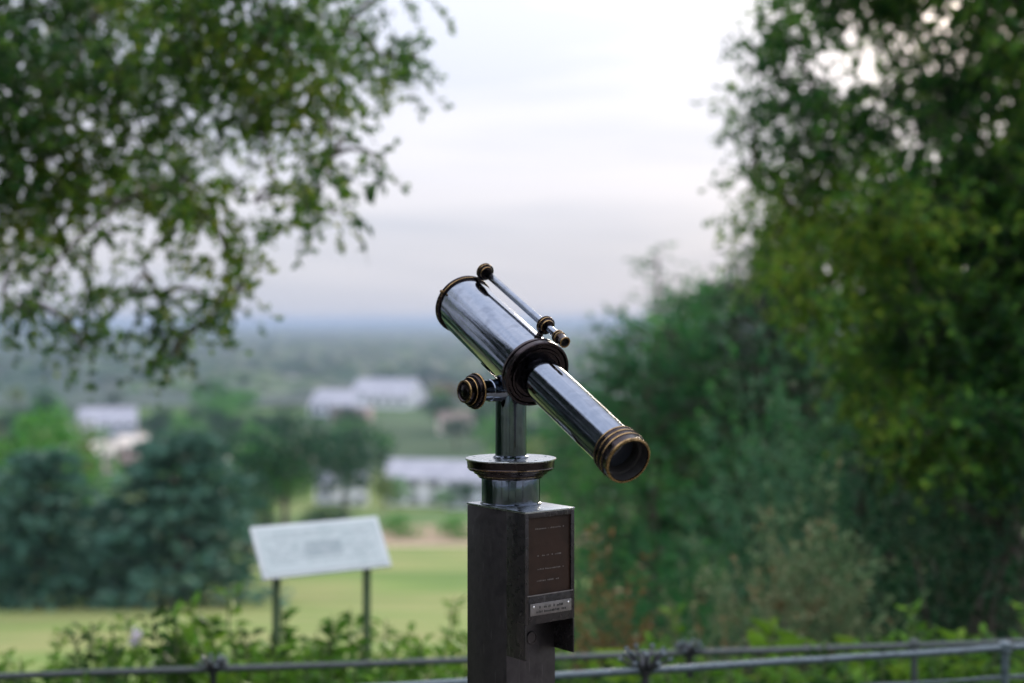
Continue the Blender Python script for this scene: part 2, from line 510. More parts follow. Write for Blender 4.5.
M['gravel'] = mat('terrace_gravel', [(0.13, 0.115, 0.10), (0.22, 0.20, 0.17), (0.17, 0.15, 0.13)], 40, 0.95, 0, 8, 0.5)

sheet('ground', -16000, 16000, -16000, 16000, 0, M['plain'])
sheet('hillside', -120, 260, -60, 128, 0.006, M['soil'])
sheet('terrace', -12, 12, -6, 3.4, 0.014, M['gravel'])
sheet('lawn', -46, 60, 16, 126, 0.03, M['lawn'])
sheet('track', -46, 40, 126.2, 128, 0.06, M['track'])
sheet('dry_field', -22, 12, 128.3, 178, 0.05, M['tan'])
sheet('far_field', -190, 40, 930, 1120, 0.3, mat('pale_pasture', [(0.26, 0.30, 0.11), (0.36, 0.38, 0.16)], 0.01, 0.95))

# distant hills closing the horizon
def hills():
    rng = np.random.default_rng(3)
    xs = np.linspace(-15500, 15500, 160)
    prof = 52 + 10 * np.sin(xs / 2100.0) + 8 * np.sin(xs / 830.0 + 1) + 3 * np.sin(xs / 240.0) + rng.normal(0, 1.2, 160)
    ys = np.linspace(9500, 15500, 14)
    vs, fs = [], []
    for j, y in enumerate(ys):
        k = math.sin(math.pi * min(1, j / 13 * 1.25) / 2) if j < 11 else math.cos((j - 11) / 4)
        for i, x in enumerate(xs):
            vs.append((x, y, gz(y) - 0.5 + prof[i] * k * (1.0 if j else 0)))
    for j in range(13):
        for i in range(159):
            fs.append((j * 160 + i, j * 160 + i + 1, (j + 1) * 160 + i + 1, (j + 1) * 160 + i))
    b = MB(); b.add(vs, fs)
    tag(b.build('hills', M['canopy'], smooth=True, angle=80), kind='structure')
hills()

# woodland and hedges of the plain beyond the single trees
def smooth_noise(x, y, rng, octs):
    v = np.zeros_like(x)
    for k, a in octs:
        for _ in range(5):
            th = rng.uniform(0, 2 * math.pi); ph = rng.uniform(0, 6.28)
            v += a * np.sin((x * math.cos(th) + y * math.sin(th)) * k + ph)
    return v
def woodland():
    rng = np.random.default_rng(11)
    nr, nc = 300, 420
    ys = np.exp(np.linspace(math.log(820), math.log(9400), nr))
    us = np.linspace(-0.75, 0.75, nc)
    Y = np.repeat(ys[:, None], nc, 1); X = Y * us[None, :]
    lx, ly = np.log(Y) * 700, Y
    patch = smooth_noise(X / 1.0, Y * 1.0, rng, [(0.0045, 0.5), (0.011, 0.45), (0.002, 0.4)])
    band = np.sin(np.log(Y) * 17.0 + X / Y * 2.4) * 1.0
    mask = (patch + band * 0.8) > -0.9
    bump = np.abs(smooth_noise(X, Y, rng, [(0.10, 0.8), (0.21, 0.6), (0.05, 0.6)]))
    Z = np.interp(Y, TY, TZ) + np.where(mask, (6 + bump * 2.6 + rng.uniform(0, 3.0, X.shape)) * np.clip((Y - 790) / 260, 0.05, 1), -1.5)
    V = np.stack([X, Y, Z], -1).reshape(-1, 3)
    i = np.arange(nr - 1)[:, None] * nc + np.arange(nc - 1)[None, :]
    keep = (mask[:-1, :-1] | mask[1:, :-1] | mask[:-1, 1:] | mask[1:, 1:]).ravel()
    i = i.ravel()[keep]
    T = np.concatenate([np.stack([i, i + 1, i + nc + 1], 1), np.stack([i, i + nc + 1, i + nc], 1)])
    o = link_mesh('distant_woodland', raw_mesh('distant_woodland', V, T, [M['canopy']]))
    tag(o, 'hazy blue green woods and hedges of the far plain under the horizon', 'woodland', kind='stuff')
woodland()

# haze: closed box around everything on the ground
def haze():
    b = MB(); b.cube(-16500, 16500, -16500, 16500, -61.5, 30)
    m = bpy.data.materials.new('haze_air'); m.use_nodes = True
    t = m.node_tree; t.nodes.clear()
    o = t.nodes.new('ShaderNodeOutputMaterial'); v = t.nodes.new('ShaderNodeVolumePrincipled')
    v.inputs['Color'].default_value = (0.33, 0.42, 0.58, 1)
    v.inputs['Density'].default_value = 0.00014
    v.inputs['Anisotropy'].default_value = 0.1
    t.links.new(v.outputs['Volume'], o.inputs['Volume'])
    ob = b.build('haze', m, smooth=False)
    tag(ob, kind='stuff')
haze()

# ------------------------------------------------------------------ the telescope
def W(x, y, h): return np.array((x, y, ZC + h))
PC = (-0.0026, 3.066)
tel = empty('coin_telescope', (PC[0], PC[1], 0))
tag(tel, 'polished steel and brass coin operated viewing telescope on a dark square pillar', 'telescope')
OFF = (PC[0], PC[1], 0)
TH = R(38)
D1 = np.array((math.cos(TH), math.sin(TH), 0)); D2 = np.array((-math.sin(TH), math.cos(TH), 0)); UP = np.array((0, 0, 1.0))
NEAR = np.array((0.027, 2.92, 0))
WD, HD, PD = 0.133, 0.063, 0.139        # face width, housing depth, pillar depth
def hb(b, a0, a1, c0, c1, h0, h1, mi=0):
    """box in the pillar's frame: a along the face, c going back, h below eye level"""
    c = NEAR + D1 * (a0 + a1) / 2 + D2 * (c0 + c1) / 2 + UP * (ZC + (h0 + h1) / 2)
    b.box(c, D1, D2, UP, a1 - a0, c1 - c0, h1 - h0, mi)
b = MB(); hb(b, 0.0005, WD - 0.0005, HD, HD + PD, -ZC, -0.3955)
pillar = b.build('pillar', M['pillar'], tel, OFF, bevel=0.0015)
b = MB(); hb(b, -0.001, WD + 0.001, -0.001, HD + PD + 0.001, -0.395, -0.3905)
b.build('top_plate', M['top_steel'], tel, OFF, bevel=0.0012)
# housing: two side plates, the front with its window, all bevelled
b = MB()
hb(b, 0, 0.004, 0.0035, HD - 0.0005, -0.697, -0.3955)
hb(b, WD - 0.004, WD, 0.0035, HD - 0.0005, -0.697, -0.3955)
hb(b, 0, 0.0095, 0, 0.003, -0.6245, -0.3955)
hb(b, WD - 0.0095, WD, 0, 0.003, -0.6245, -0.3955)
hb(b, 0, 0.004, 0, 0.003, -0.697, -0.6250)
hb(b, WD - 0.004, WD, 0, 0.003, -0.697, -0.6250)
hb(b, 0.0098, WD - 0.0098, 0, 0.003, -0.4045, -0.3955)
hb(b, 0.0098, WD - 0.0098, 0, 0.003, -0.6245, -0.5660)
hb(b, 0.0045, WD - 0.0045, 0.0035, 0.055, -0.6243, -0.6215)
housing = b.build('coin_housing', M['case'], tel, OFF, bevel=0.0007)
b = MB(); hb(b, 0.0045, WD - 0.0045, 0.004, 0.008, -0.569, -0.398)
plaque = b.build('plaque', M['plaque'], housing, OFF)
# unreadable worn lettering on the plaque
def glyph_rows(rows, mname, name, parent, y_off, hgt):
    rr = random.Random(5)
    for (a0, a1, h) in rows:
        b = MB()
        a = a0
        while a < a1:
            wd = rr.uniform(0.0014, 0.0034)
            if rr.random() < 0.82:
                hb(b, a, a + wd, y_off - 0.0004, y_off, h, h + hgt * rr.uniform(0.55, 1.0))
            a += wd + rr.uniform(0.0008, 0.0022)
        b.build(name, M[mname], parent, OFF, smooth=False)
glyph_rows([(0.036, 0.098, -0.486), (0.036, 0.104, -0.514), (0.034, 0.094, -0.538), (0.030, 0.06, -0.430), (0.064, 0.108, -0.430)], 'pale_ink', 'lettering', plaque, 0.004, 0.0030)
b = MB(); hb(b, 0.0045, WD - 0.0050, -0.0022, -0.0002, -0.566, -0.5635)
b.build('ledge', M['nameplate'], housing, OFF, bevel=0.0006)
b = MB(); hb(b, 0.012, WD - 0.010, -0.0022, -0.0002, -0.6065, -0.5815)
plate = b.build('name_plate', M['nameplate'], housing, OFF, bevel=0.0008)
glyph_rows([(0.036, 0.100, -0.5925), (0.028, 0.104, -0.6015)], 'dark_ink', 'lettering', plate, -0.0022, 0.0055)
for a in (0.021, WD - 0.019):
    b = MB(); o = NEAR + D1 * a + UP * (ZC - 0.5885) + D2 * -0.0023
    b.lathe(o, -D2, [(0, 0.0028), (0.0008, 0.0027), (0.0016, 0.0018), (0.0019, 0.0)], 20)
    b.build('screw', M['screw'], plate, OFF)
b = MB(); o = NEAR + D1 * 0.066 + D2 * (HD - 0.0002) + UP * (ZC - 0.668)
b.lathe(o, -D2, [(0, 0.0138), (0.003, 0.0138), (0.0042, 0.0128), (0.0044, 0.0105), (0.0030, 0.0098), (0.0032, 0.0)], 48)
b.build('coin_lock', M['pillar'], pillar, OFF)
# collar and turntable
C0 = W(PC[0], PC[1], 0)
b = MB(); b.lathe(C0, UP, [(-0.3903, 0.066), (-0.388, 0.066), (-0.3865, 0.063), (-0.337, 0.063), (-0.334, 0.0625)], 96)
b.build('collar', M['steel'], tel, OFF)
b = MB(); b.lathe(C0, UP, [(-0.334, 0.060), (-0.3345, 0.069, 0), (-0.3300, 0.072, 1), (-0.3288, 0.0735, 0), (-0.3255, 0.0745, 0), (-0.3250, 0.0795, 0), (-0.3205, 0.0820, 1), (-0.3190, 0.0875, 0), (-0.3180, 0.0905, 0), (-0.3140, 0.0935, 1), (-0.3125, 0.0945, 0), (-0.3110, 0.0935, 0), (-0.2975, 0.0950, 0), (-0.2960, 0.0978, 2), (-0.2935, 0.0982, 2), (-0.2925, 0.0972, 2), (-0.2925, 0.034, 2), (-0.2925, 0.0, 2)], 112)
turn = b.build('turntable', [M['bronze'], M['brass'], M['top_steel']], tel, OFF)
for k in range(5):
    a = R(22 + 72 * k)
    b = MB(); b.lathe(C0 + np.array((math.cos(a) * 0.082, math.sin(a) * 0.082, -0.2923)), UP, [(0, 0.0030), (0.0006, 0.0028), (0.0008, 0.0022), (0.0004, 0.0018), (0.0004, 0)], 18)
    b.build('screw', M['top_steel'], turn, OFF)
b = MB(); b.lathe(C0, UP, [(-0.2920, 0.038), (-0.289, 0.0375), (-0.287, 0.0338), (-0.150, 0.0334), (-0.132, 0.0325), (-0.118, 0.028), (-0.112, 0.018), (-0.110, 0)], 80)
b.build('stem', M['steel'], tel, OFF)
# barrel axis
A0 = W(PC[0], PC[1], -0.058)
AX = np.array((0.4545, -0.790, -0.417)); AX /= np.linalg.norm(AX)
b = MB(); b.lathe(A0, AX, [(-0.236, 0.062), (-0.236, 0.0650), (-0.232, 0.0658), (0.104, 0.0658), (0.104, 0.060)], 128)
barrel = b.build('barrel', M['steel'], tel, OFF)
b = MB(); b.lathe(A0, AX, [(-0.2345, 0.055, 0), (-0.240, 0.061, 0), (-0.2415, 0.0680, 1), (-0.2400, 0.0702, 0), (-0.2365, 0.0703, 0), (-0.2355, 0.0688, 0), (-0.2345, 0.0686, 1), (-0.2325, 0.0698, 1), (-0.2310, 0.0694, 0), (-0.2300, 0.0670, 0), (-0.2295, 0.0660, 0)], 128)
rim = b.build('objective_rim', [M['bronze'], M['brass']], barrel, OFF)
b = MB(); b.lathe(A0, AX, [(-0.2400, 0.0), (-0.2395, 0.030), (-0.2370, 0.0615)], 64)
b.build('objective_lens', M['lens'], barrel, OFF)
SD = np.cross(AX, UP); SD /= np.linalg.norm(SD)
SD = SD if SD[0] > 0 else -SD
UV = np.cross(SD, AX); UV = UV if UV[2] > 0 else -UV
o = A0 + AX * -0.236 + (-SD * 0.9 + UV * 0.44) * 0.0700
b = MB(); b.lathe(o, (-SD * 0.9 + UV * 0.44), [(-0.004, 0.004), (0.003, 0.004), (0.0045, 0.003), (0.0045, 0)], 18)
b.build('set_screw', M['brass'], rim, OFF)
b = MB(); b.lathe(A0, AX, [(0.0985, 0.0660, 0), (0.0985, 0.0705, 1), (0.1000, 0.0730, 0), (0.1050, 0.0735, 0), (0.1065, 0.0725, 0), (0.1075, 0.0695, 0), (0.1100, 0.0695, 0), (0.1110, 0.0725, 0), (0.1130, 0.0742, 0), (0.1230, 0.0742, 0), (0.1250, 0.0725, 0), (0.1255, 0.0690, 0), (0.1215, 0.0660, 0), (0.1215, 0.0600, 0), (0.1245, 0.0585, 0), (0.1250, 0.0540, 0), (0.1220, 0.0520, 0), (0.1220, 0.0440, 0)], 128)
b.build('rear_flange', [M['bronze'], M['brass']], barrel, OFF)
b = MB(); b.lathe(A0, AX, [(0.120, 0.0452), (0.452, 0.0442)], 112)
eyet = b.build('eyepiece_tube', M['steel'], tel, OFF)
b = MB(); b.lathe(A0, AX, [(0.4395, 0.0447, 0), (0.4400, 0.0475, 1), (0.4420, 0.0492, 1), (0.4445, 0.0490, 0), (0.4460, 0.0476, 0), (0.4520, 0.0474, 0), (0.4535, 0.0484, 1), (0.4555, 0.0502, 1), (0.4580, 0.0498, 0), (0.4595, 0.0482, 0), (0.4660, 0.0480, 0), (0.4675, 0.0490, 1), (0.4700, 0.0508, 1), (0.4725, 0.0502, 0), (0.4740, 0.0486, 0), (0.4850, 0.0480, 0), (0.4870, 0.0486, 1), (0.4905, 0.0480, 1), (0.4925, 0.0455, 1), (0.4915, 0.0432, 0), (0.4890, 0.0425, 2), (0.4700, 0.0405, 2), (0.4690, 0.0360, 2), (0.4640, 0.0350, 2), (0.4300, 0.0340, 2)], 128)
eyec = b.build('eyecup', [M['bronze'], M['brass'], M['inner']], eyet, OFF)
b = MB(); b.lathe(A0, AX, [(0.452, 0.0), (0.4515, 0.015), (0.450, 0.0335)], 48)
b.build('eye_lens', M['lens'], eyec, OFF)
# trunnion with focusing knob on its left
TR = W(PC[0], PC[1], -0.146)
KX = unit(-SD + np.array((0, -0.22, 0)))
b = MB(); b.lathe(TR, KX, [(-0.045, 0.0), (-0.045, 0.020), (-0.042, 0.024), (0.040, 0.0245), (0.060, 0.0240), (0.0620, 0.0225), (0.100, 0.0225)], 72)
trun = b.build('trunnion', M['steel'], tel, OFF)
b = MB(); b.lathe(TR + KX * 0.020, KX, [(0.0745, 0.022, 0), (0.0750, 0.0350, 0), (0.0765, 0.0380, 1), (0.0785, 0.0386, 1), (0.0805, 0.0376, 0), (0.0815, 0.0340, 0), (0.0840, 0.0335, 0), (0.0850, 0.0345, 1), (0.0870, 0.0350, 0), (0.0885, 0.0335, 0), (0.0890, 0.0300, 0), (0.0915, 0.0295, 0), (0.0935, 0.0300, 1), (0.0950, 0.0290, 0), (0.0955, 0.0245, 0), (0.1040, 0.0242, 0), (0.1055, 0.0246, 1), (0.1080, 0.0238, 1), (0.1085, 0.0205, 0), (0.1060, 0.0185, 0), (0.1060, 0.0130, 0), (0.1066, 0.0120, 0), (0.1066, 0.0, 0)], 96)
b.build('focus_knob', [M['bronze'], M['brass']], trun, OFF)
# saddle strap joining barrel and stem
b = MB(); b.lathe(A0, AX, [(-0.030, 0.0661), (-0.030, 0.0680), (-0.027, 0.0686), (0.034, 0.0686), (0.037, 0.0680), (0.037, 0.0661)], 96)
# keep only the underside of the strap
vv = np.concatenate(b.v); b.v = [vv]
keep = []; km = []
for f, m_ in zip(b.f, b.m):
    c = vv[f].mean(0) - A0
    if np.dot(c, UV) < -0.046: keep.append(f); km.append(m_)
b.f, b.m = keep, km
b.build('saddle', M['steel'], barrel, OFF)
# finder sight tube
SO = np.array((0.0475, -0.0137, 0.0750))
SA = A0 + SO
b = MB(); b.lathe(SA, AX, [(-0.2335, 0.0078), (-0.232, 0.0086), (0.130, 0.0086)], 48)
sight = b.build('finder_tube', M['steel'], tel, OFF)
b = MB(); b.lathe(SA, AX, [(-0.2475, 0.0, 0), (-0.2475, 0.0100, 0), (-0.2460, 0.0140, 1), (-0.2440, 0.0148, 0), (-0.2425, 0.0148, 0), (-0.2415, 0.0165, 1), (-0.2385, 0.0198, 1), (-0.2365, 0.0200, 0), (-0.2350, 0.0180, 0), (-0.2340, 0.0180, 0), (-0.2320, 0.0200, 1), (-0.2300, 0.0198, 0), (-0.2285, 0.0160, 0), (-0.2275, 0.0150, 1), (-0.2255, 0.0142, 0), (-0.2245, 0.0087, 0)], 64)
b.build('end_ring', [M['bronze'], M['brass']], sight, OFF)
b = MB(); b.lathe(SA, AX, [(0.0500, 0.0087, 0), (0.0505, 0.0165, 0), (0.0525, 0.0195, 1), (0.0545, 0.0203, 0), (0.0560, 0.0182, 0), (0.0575, 0.0182, 0), (0.0590, 0.0203, 1), (0.0615, 0.0200, 0), (0.0630, 0.0170, 0), (0.0650, 0.0155, 1), (0.0670, 0.0145, 0), (0.0675, 0.0087, 0)], 64)
b.build('end_ring', [M['bronze'], M['brass']], sight, OFF)
b = MB(); b.lathe(SA, AX, [(0.1080, 0.0087, 0), (0.1085, 0.0120, 0), (0.1105, 0.0138, 1), (0.1130, 0.0136, 0), (0.1140, 0.0118, 0), (0.1165, 0.0118, 0), (0.1180, 0.0136, 1), (0.1205, 0.0138, 1), (0.1220, 0.0118, 0), (0.1250, 0.0112, 0), (0.1400, 0.0116, 0), (0.1420, 0.0125, 1), (0.1435, 0.0120, 1), (0.1430, 0.0095, 2), (0.1330, 0.0085, 2), (0.1330, 0.0, 2)], 64)
b.build('finder_eyecup', [M['bronze'], M['brass'], M['inner']], sight, OFF)
on = unit(SO - AX * np.dot(SO, AX))
for t in (-0.237, 0.0585):
    b = MB(); b.lathe(A0 + AX * t + on * 0.066, on, [(0, 0.0075), (0.004, 0.0065), (0.012, 0.0055), (0.020, 0.006)], 24)
    b.build('bracket', M['bronze'], sight, OFF)

# ------------------------------------------------------------------ information board
def board():
    BL = np.array((-1.194, 6.80, 0.464)); e = np.array((0.832, 0.554, 0)); e /= np.linalg.norm(e)
    bk = np.array((-e[1], e[0], 0)); up = bk * 0.159 + np.array((0, 0, 0.234)); sl = np.linalg.norm(up); up /= sl
    nrm = np.cross(e, up)
    root = empty('information_board', (BL[0] + e[0] * 0.35, BL[1] + e[1] * 0.35, gz(7.1)))
    off = tuple(root.location)
    tag(root, 'pale slanted information board on two green posts beyond the railings', 'information board')
    c = BL + e * 0.352 + up * sl / 2
    b = MB(); b.box(c, e, up, nrm, 0.700, sl - 0.002, 0.016)
    panel = b.build('panel', M['board_frame'], root, off, bevel=0.003)
    b = MB(); b.box(c + nrm * 0.0095, e, up, nrm, 0.655, sl - 0.040, 0.003)
    face = b.build('printed_face', M['board'], panel, off)
    rr = random.Random(8)
    b = MB()
    for j in range(9):
        v = sl / 2 - 0.055 - j * 0.0195
        a = -0.29
        while a < 0.27:
            wd = rr.uniform(0.02, 0.07)
            if rr.random() < (0.8 if j not in (3,) else 0.2) and not (-0.11 < a < 0.10 and 1 < j < 7):
                b.box(c + nrm * 0.0113 + e * (a + wd / 2) + up * v, e, up, nrm, wd, 0.007, 0.0006)
            a += wd + 0.012
    b.box(c + nrm * 0.0114 + e * 0.005 + up * -0.008, e, up, nrm, 0.20, 0.085, 0.0006)
    b.build('faded_print', M['board_ink'], face, off, smooth=False)
    for a in (0.105, 0.600):
        q = BL + e * a + up * 0.10 - nrm * 0.02
        b = MB(); b.box((q[0], q[1], (q[2] + gz(q[1]) - 0.1) / 2), e, bk, UP, 0.032, 0.032, q[2] - gz(q[1]) + 0.1)
        b.build('leg', M['leg'], root, off, bevel=0.003)
board()

# ------------------------------------------------------------------ railings
def railing(name, label, y_a, y_b, slope_z, xa, xb, posts, spikes, group, m, r, lower, sl=1.0):
    """tubular rail from (xa,y_a) to (xb,y_b)"""
    def at(px_x):
        t = (px_x - xa) / (xb - xa)
        return np.array((px_x, y_a + (y_b - y_a) * t, slope_z[0] + (slope_z[1] - slope_z[0]) * t))
    root = empty(name, (0, (y_a + y_b) / 2, gz((y_a + y_b) / 2)))
    tag(root, label, 'railing', group)
    off = tuple(root.location)
    pts = [at(x) for x in np.linspace(xa, xb, 40)]
    rg = random.Random(4)
    pts = [p + np.array((0, 0, rg.uniform(-0.0015, 0.0015))) for p in pts]
    b = MB(); b.tube(pts, r, 16); b.build('rail', m, root, off)
    b = MB(); b.tube([p - UP * lower for p in pts], r * 0.42, 12); b.build('rail', m, root, off)
    for x in posts:
        q = at(x); g = gz(q[1]) - 0.05
        b = MB(); b.lathe((q[0], q[1], 0), UP, [(g, r * 1.1), (q[2] - r * 1.6, r * 1.1), (q[2] - r * 1.3, r * 1.7), (q[2] + r * 1.3, r * 1.7), (q[2] + r * 1.7, r * 1.3), (q[2] + r * 2.1, r * 0.6), (q[2] + r * 2.1, 0)], 24)
        b.build('post', m, root, off)
    for x in spikes:
        q = at(x); g = gz(q[1]) - 0.05
        b = MB(); b.lathe((q[0], q[1], 0), UP, [(g, r * 1.0), (q[2] - r * 1.5, r * 1.0), (q[2] - r, r * 1.6), (q[2] + r, r * 1.6), (q[2] + r * 1.4, 0)], 20)
        p = b.build('post', M['spike'], root, off)
        b = MB()
        for k in range(14):
            a = 2 * math.pi * k / 14 + 0.2; tl = 0.55 if k % 2 else 1.15
            d = np.array((math.cos(a), math.sin(a), tl)); d /= np.linalg.norm(d)
            s = q + np.array((0, 0, -r * 0.4)) + d * r * 0.8
            tip = s + d * 0.085 * sl
            b.tube([s, s + d * 0.040 * sl, tip], [0.0075, 0.006, 0.005], 6, 0)
            b.tube([tip, tip + d * 0.010], [0.0085, 0.007], 6, 1)
        b.build('spike_collar', [M['spike'], M['rail']], p, off)
# near rail: eye height minus 1.2 m; far rail 1.45 m below the eye
railing('railing', 'nearer blue grey tubular railing crossing behind the telescope pillar', 4.40, 5.29, (ZC - 1.18, ZC - 1.18), -1.2, 2.35,
        [1.785], [0.451], 'railings around the terrace edge', M['rail'], 0.0130, 0.105)
railing('railing', 'farther dark green tubular railing among the weeds', 5.54, 6.36, (ZC - 1.40, ZC - 1.40), -2.6, 3.2,
        [1.74, -2.55], [-1.206, 0.751], 'railings around the terrace edge', M['rail_dark'], 0.0140, 0.16, 0.6)

# ------------------------------------------------------------------ foliage builders
def limb_points(a, b_, sag, n=7, seed=0):
    rg = np.random.default_rng(seed)
    t = np.linspace(0, 1, n)[:, None]
    p = a * (1 - t) + b_ * t
    p[:, 2] += (np.sin(t[:, 0] * math.pi) * sag)
    p[1:-1] += rg.normal(0, 0.03, (n - 2, 3)) * np.linalg.norm(b_ - a) * 0.4
    return p

def near_tree(name, label, base, trunk_pts, trunk_r, blobs, leafm, leaf, per, seed, group=None, aspect=0.6, droop=0.35, tw=(0.25, 0.55)):
    """a tree whose twigs are set blob by blob: blob = (centre xyz, radii xyz, twig count)"""
    rng = np.random.default_rng(seed)
    root = empty(name, base); tag(root, label, 'tree', group)
    off = np.array(base)
    tp = np.array(trunk_pts)
    b = MB(); b.tube(tp, trunk_r, 14)
    ps, ds, nodes = [], [], list(tp[len(tp) // 3:])
    order = sorted(range(len(blobs)), key=lambda i: min(np.linalg.norm(np.array(blobs[i][0]) - q) for q in nodes))
    for i in order:
        c, rad, n = blobs[i]
        c = np.array(c, float); rad = np.array(rad, float)
        k = min(range(len(nodes)), key=lambda j: np.linalg.norm(nodes[j] - c))
        lp = limb_points(nodes[k], c, 0.12 * np.linalg.norm(nodes[k] - c), 6, seed + i)
        ln = np.linalg.norm(nodes[k] - c)
        r0 = min(0.07, 0.012 + ln * 0.014)
        b.tube(lp, list(np.linspace(r0, 0.008, 6)), 6)
        nodes += [lp[3], lp[5]]
        q = unit(rng.normal(size=(n, 3))) * (rng.uniform(0, 1, (n, 1)) ** 0.55)
        pos = c + q * rad
        ps.append(pos); ds.append(unit(q + rng.normal(size=(n, 3)) * 0.5 + np.array((0, 0, -droop * 0.6))))
    trunk = b.build('trunk', M['bark'], root, off, angle=60)
    p = np.concatenate(ps) - off; d = np.concatenate(ds)
    me = twig_mesh('crown', p, d, rng.uniform(tw[0], tw[1], len(p)), per, leaf, aspect, leafm, M['bark'], rng, droop)
    link_mesh('crown', me, root)
    return root

def PB(px, py, r, d, n, ry=None, dz=None):
    """blob from where the photograph shows it"""
    c = P(px, py, d); rr = r * d / F
    return (c, (rr, dz if dz else max(rr, 0.5), (ry if ry else r) * d / F), n)

# left oak reaching into the picture
lb = []
rg = random.Random(2)
LB = [  # px, py, r, twigs
 (20, 20, 75, 150), (110, 10, 80, 160), (200, 10, 75, 130), (290, 15, 60, 90), (350, 35, 38, 44), (390, 60, 26, 26), (415, 70, 13, 8),
 (0, 100, 85, 170), (80, 90, 70, 110), (160, 75, 60, 80), (235, 75, 55, 70), (300, 70, 45, 44), (345, 85, 28, 16),
 (20, 180, 70, 120), (90, 165, 50, 64), (150, 150, 48, 50), (205, 130, 38, 28), (260, 115, 34, 18), (310, 115, 30, 14),
 (350, 145, 32, 17), (385, 160, 20, 8), (335, 185, 28, 14), (320, 215, 22, 11), (345, 228, 20, 7), (300, 240, 12, 4),
 (40, 235, 50, 46), (0, 230, 45, 44), (95, 215, 38, 24), (165, 195, 36, 30), (205, 190, 32, 26), (215, 230, 32, 28), (235, 270, 30, 24), (250, 300, 22, 12), (228, 315, 16, 9),
 (185, 245, 22, 8), (60, 280, 28, 12), (20, 275, 30, 10), (100, 262, 22, 9), (150, 280, 20, 6), (125, 245, 20, 5),
 (165, 310, 13, 7), (178, 340, 12, 8), (184, 358, 8, 3), (95, 318, 13, 7), (93, 345, 9, 5), (45, 318, 9, 4), (10, 305, 11, 5), (285, 195, 18, 6), (262, 215, 18, 6), (268, 80, 30, 16),
 (425, 60, 8, 2), (178, 352, 9, 7), (182, 368, 6, 3), (92, 350, 8, 6), (94, 364, 5, 2), (44, 330, 8, 5), (12, 318, 8, 4), (140, 305, 12, 5), (215, 335, 10, 5), (440, 4, 12, 2), (400, -5, 25, 6),
]
for (px, py, r, n) in LB:
    lb.append(PB(px - 8, py - (4 if py < 200 else 14), r * 0.82, rg.uniform(7.8, 9.4), int(n * (1.3 if py < 150 else 1.2 if py < 225 else 0.75 if r > 18 else 1.9)), dz=0.5))
for k in range(26):
    lb.append(((rg.uniform(-9.5, -4.4), rg.uniform(7.0, 12), rg.uniform(2.8, 7.5)), (1.1, 1.1, 0.8), 110))
for k in range(8):
    lb.append(((rg.uniform(-4.4, -0.8), rg.uniform(7.5, 11.0), rg.uniform(4.7, 6.5)), (0.9, 0.9, 0.6), 80))
near_tree('oak_tree', 'oak with leafy branches hanging into the upper left of the view', (-7.6, 9.6, gz(9.6)),
          [(-7.6, 9.6, gz(9.6) - 0.2), (-7.5, 9.6, 0.4), (-7.3, 9.5, 2.4), (-6.7, 9.5, 4.0), (-5.4, 9.5, 5.2), (-3.6, 9.5, 5.7)], [0.36, 0.30, 0.26, 0.20, 0.13, 0.06],
          lb, M['oak'], 0.056, 11, 21, droop=0.5, tw=(0.14, 0.34))

# right hand oak
rb = []
rg = random.Random(9)
cnt = 0
while cnt < 165:
    px, py = rg.uniform(735, 1120), rg.uniform(-180, 470)
    left = 772 - 26 * math.sin((py + 20) / 330 * math.pi) if py < 320 else 800 + (py - 320) * 0.5
    if px < left + 22: continue
    hole = math.exp(-(((px - 850) / 95) ** 2 + ((py - 88) / 34) ** 2)) + 0.7 * math.exp(-(((px - 760) / 36) ** 2 + ((py - 190) / 50) ** 2)) + 0.15 * math.exp(-(((px - 950) / 60) ** 2 + ((py - 60) / 30) ** 2)) + 0.6 * math.exp(-(((px - 940) / 22) ** 2 + ((py + 2) / 16) ** 2))
    if rg.random() < hole * 1.2: continue
    rb.append(PB(px + 8, py, rg.uniform(22, 38), rg.uniform(9.5, 12.5), int(26 + 50 * (1 - min(1, hole)) * (0.42 if py < 190 and px < 1000 else 1.1)), dz=0.7)); cnt += 1
for (px, py, r, n) in [(760, 20, 22, 16), (745, 60, 20, 14), (735, 100, 20, 12), (742, 135, 16, 9), (738, 165, 20, 9), (728, 195, 14, 5), (735, 225, 16, 6), (745, 250, 18, 9), (770, 40, 26, 20), (790, 10, 30, 30), (840, -10, 40, 50), (900, 10, 30, 26), (790, 130, 30, 24), (770, 170, 24, 14), (800, 180, 34, 34), (760, 240, 24, 14), (830, 100, 34, 12), (880, 90, 34, 12), (775, 90, 26, 14), (925, 75, 24, 9), (940, 105, 30, 34), (960, 90, 28, 26), (920, 118, 26, 24)]:
    rb.append(PB(px + 14, py, r * 0.85, rg.uniform(10, 11.5), int(n * 1.6), dz=0.5))
for k in range(26):
    rb.append(((rg.uniform(3.0, 8.5), rg.uniform(9.5, 15), rg.uniform(6.0, 9.5)), (1.2, 1.2, 1.0), 70))
near_tree('oak_tree', 'tall oak with yellowing leaves filling the upper right of the view', (4.15, 12.2, gz(12.2)),
          [(4.15, 12.2, gz(12.2) - 0.2), (4.12, 12.2, 0.0), (4.05, 12.1, 1.6), (4.15, 12.1, 2.7), (4.5, 12.3, 3.8), (5.2, 12.8, 6.5)], [0.30, 0.23, 0.18, 0.14, 0.09, 0.05],
          rb, M['oak2'], 0.062, 11, 33, droop=0.4, tw=(0.16, 0.40))

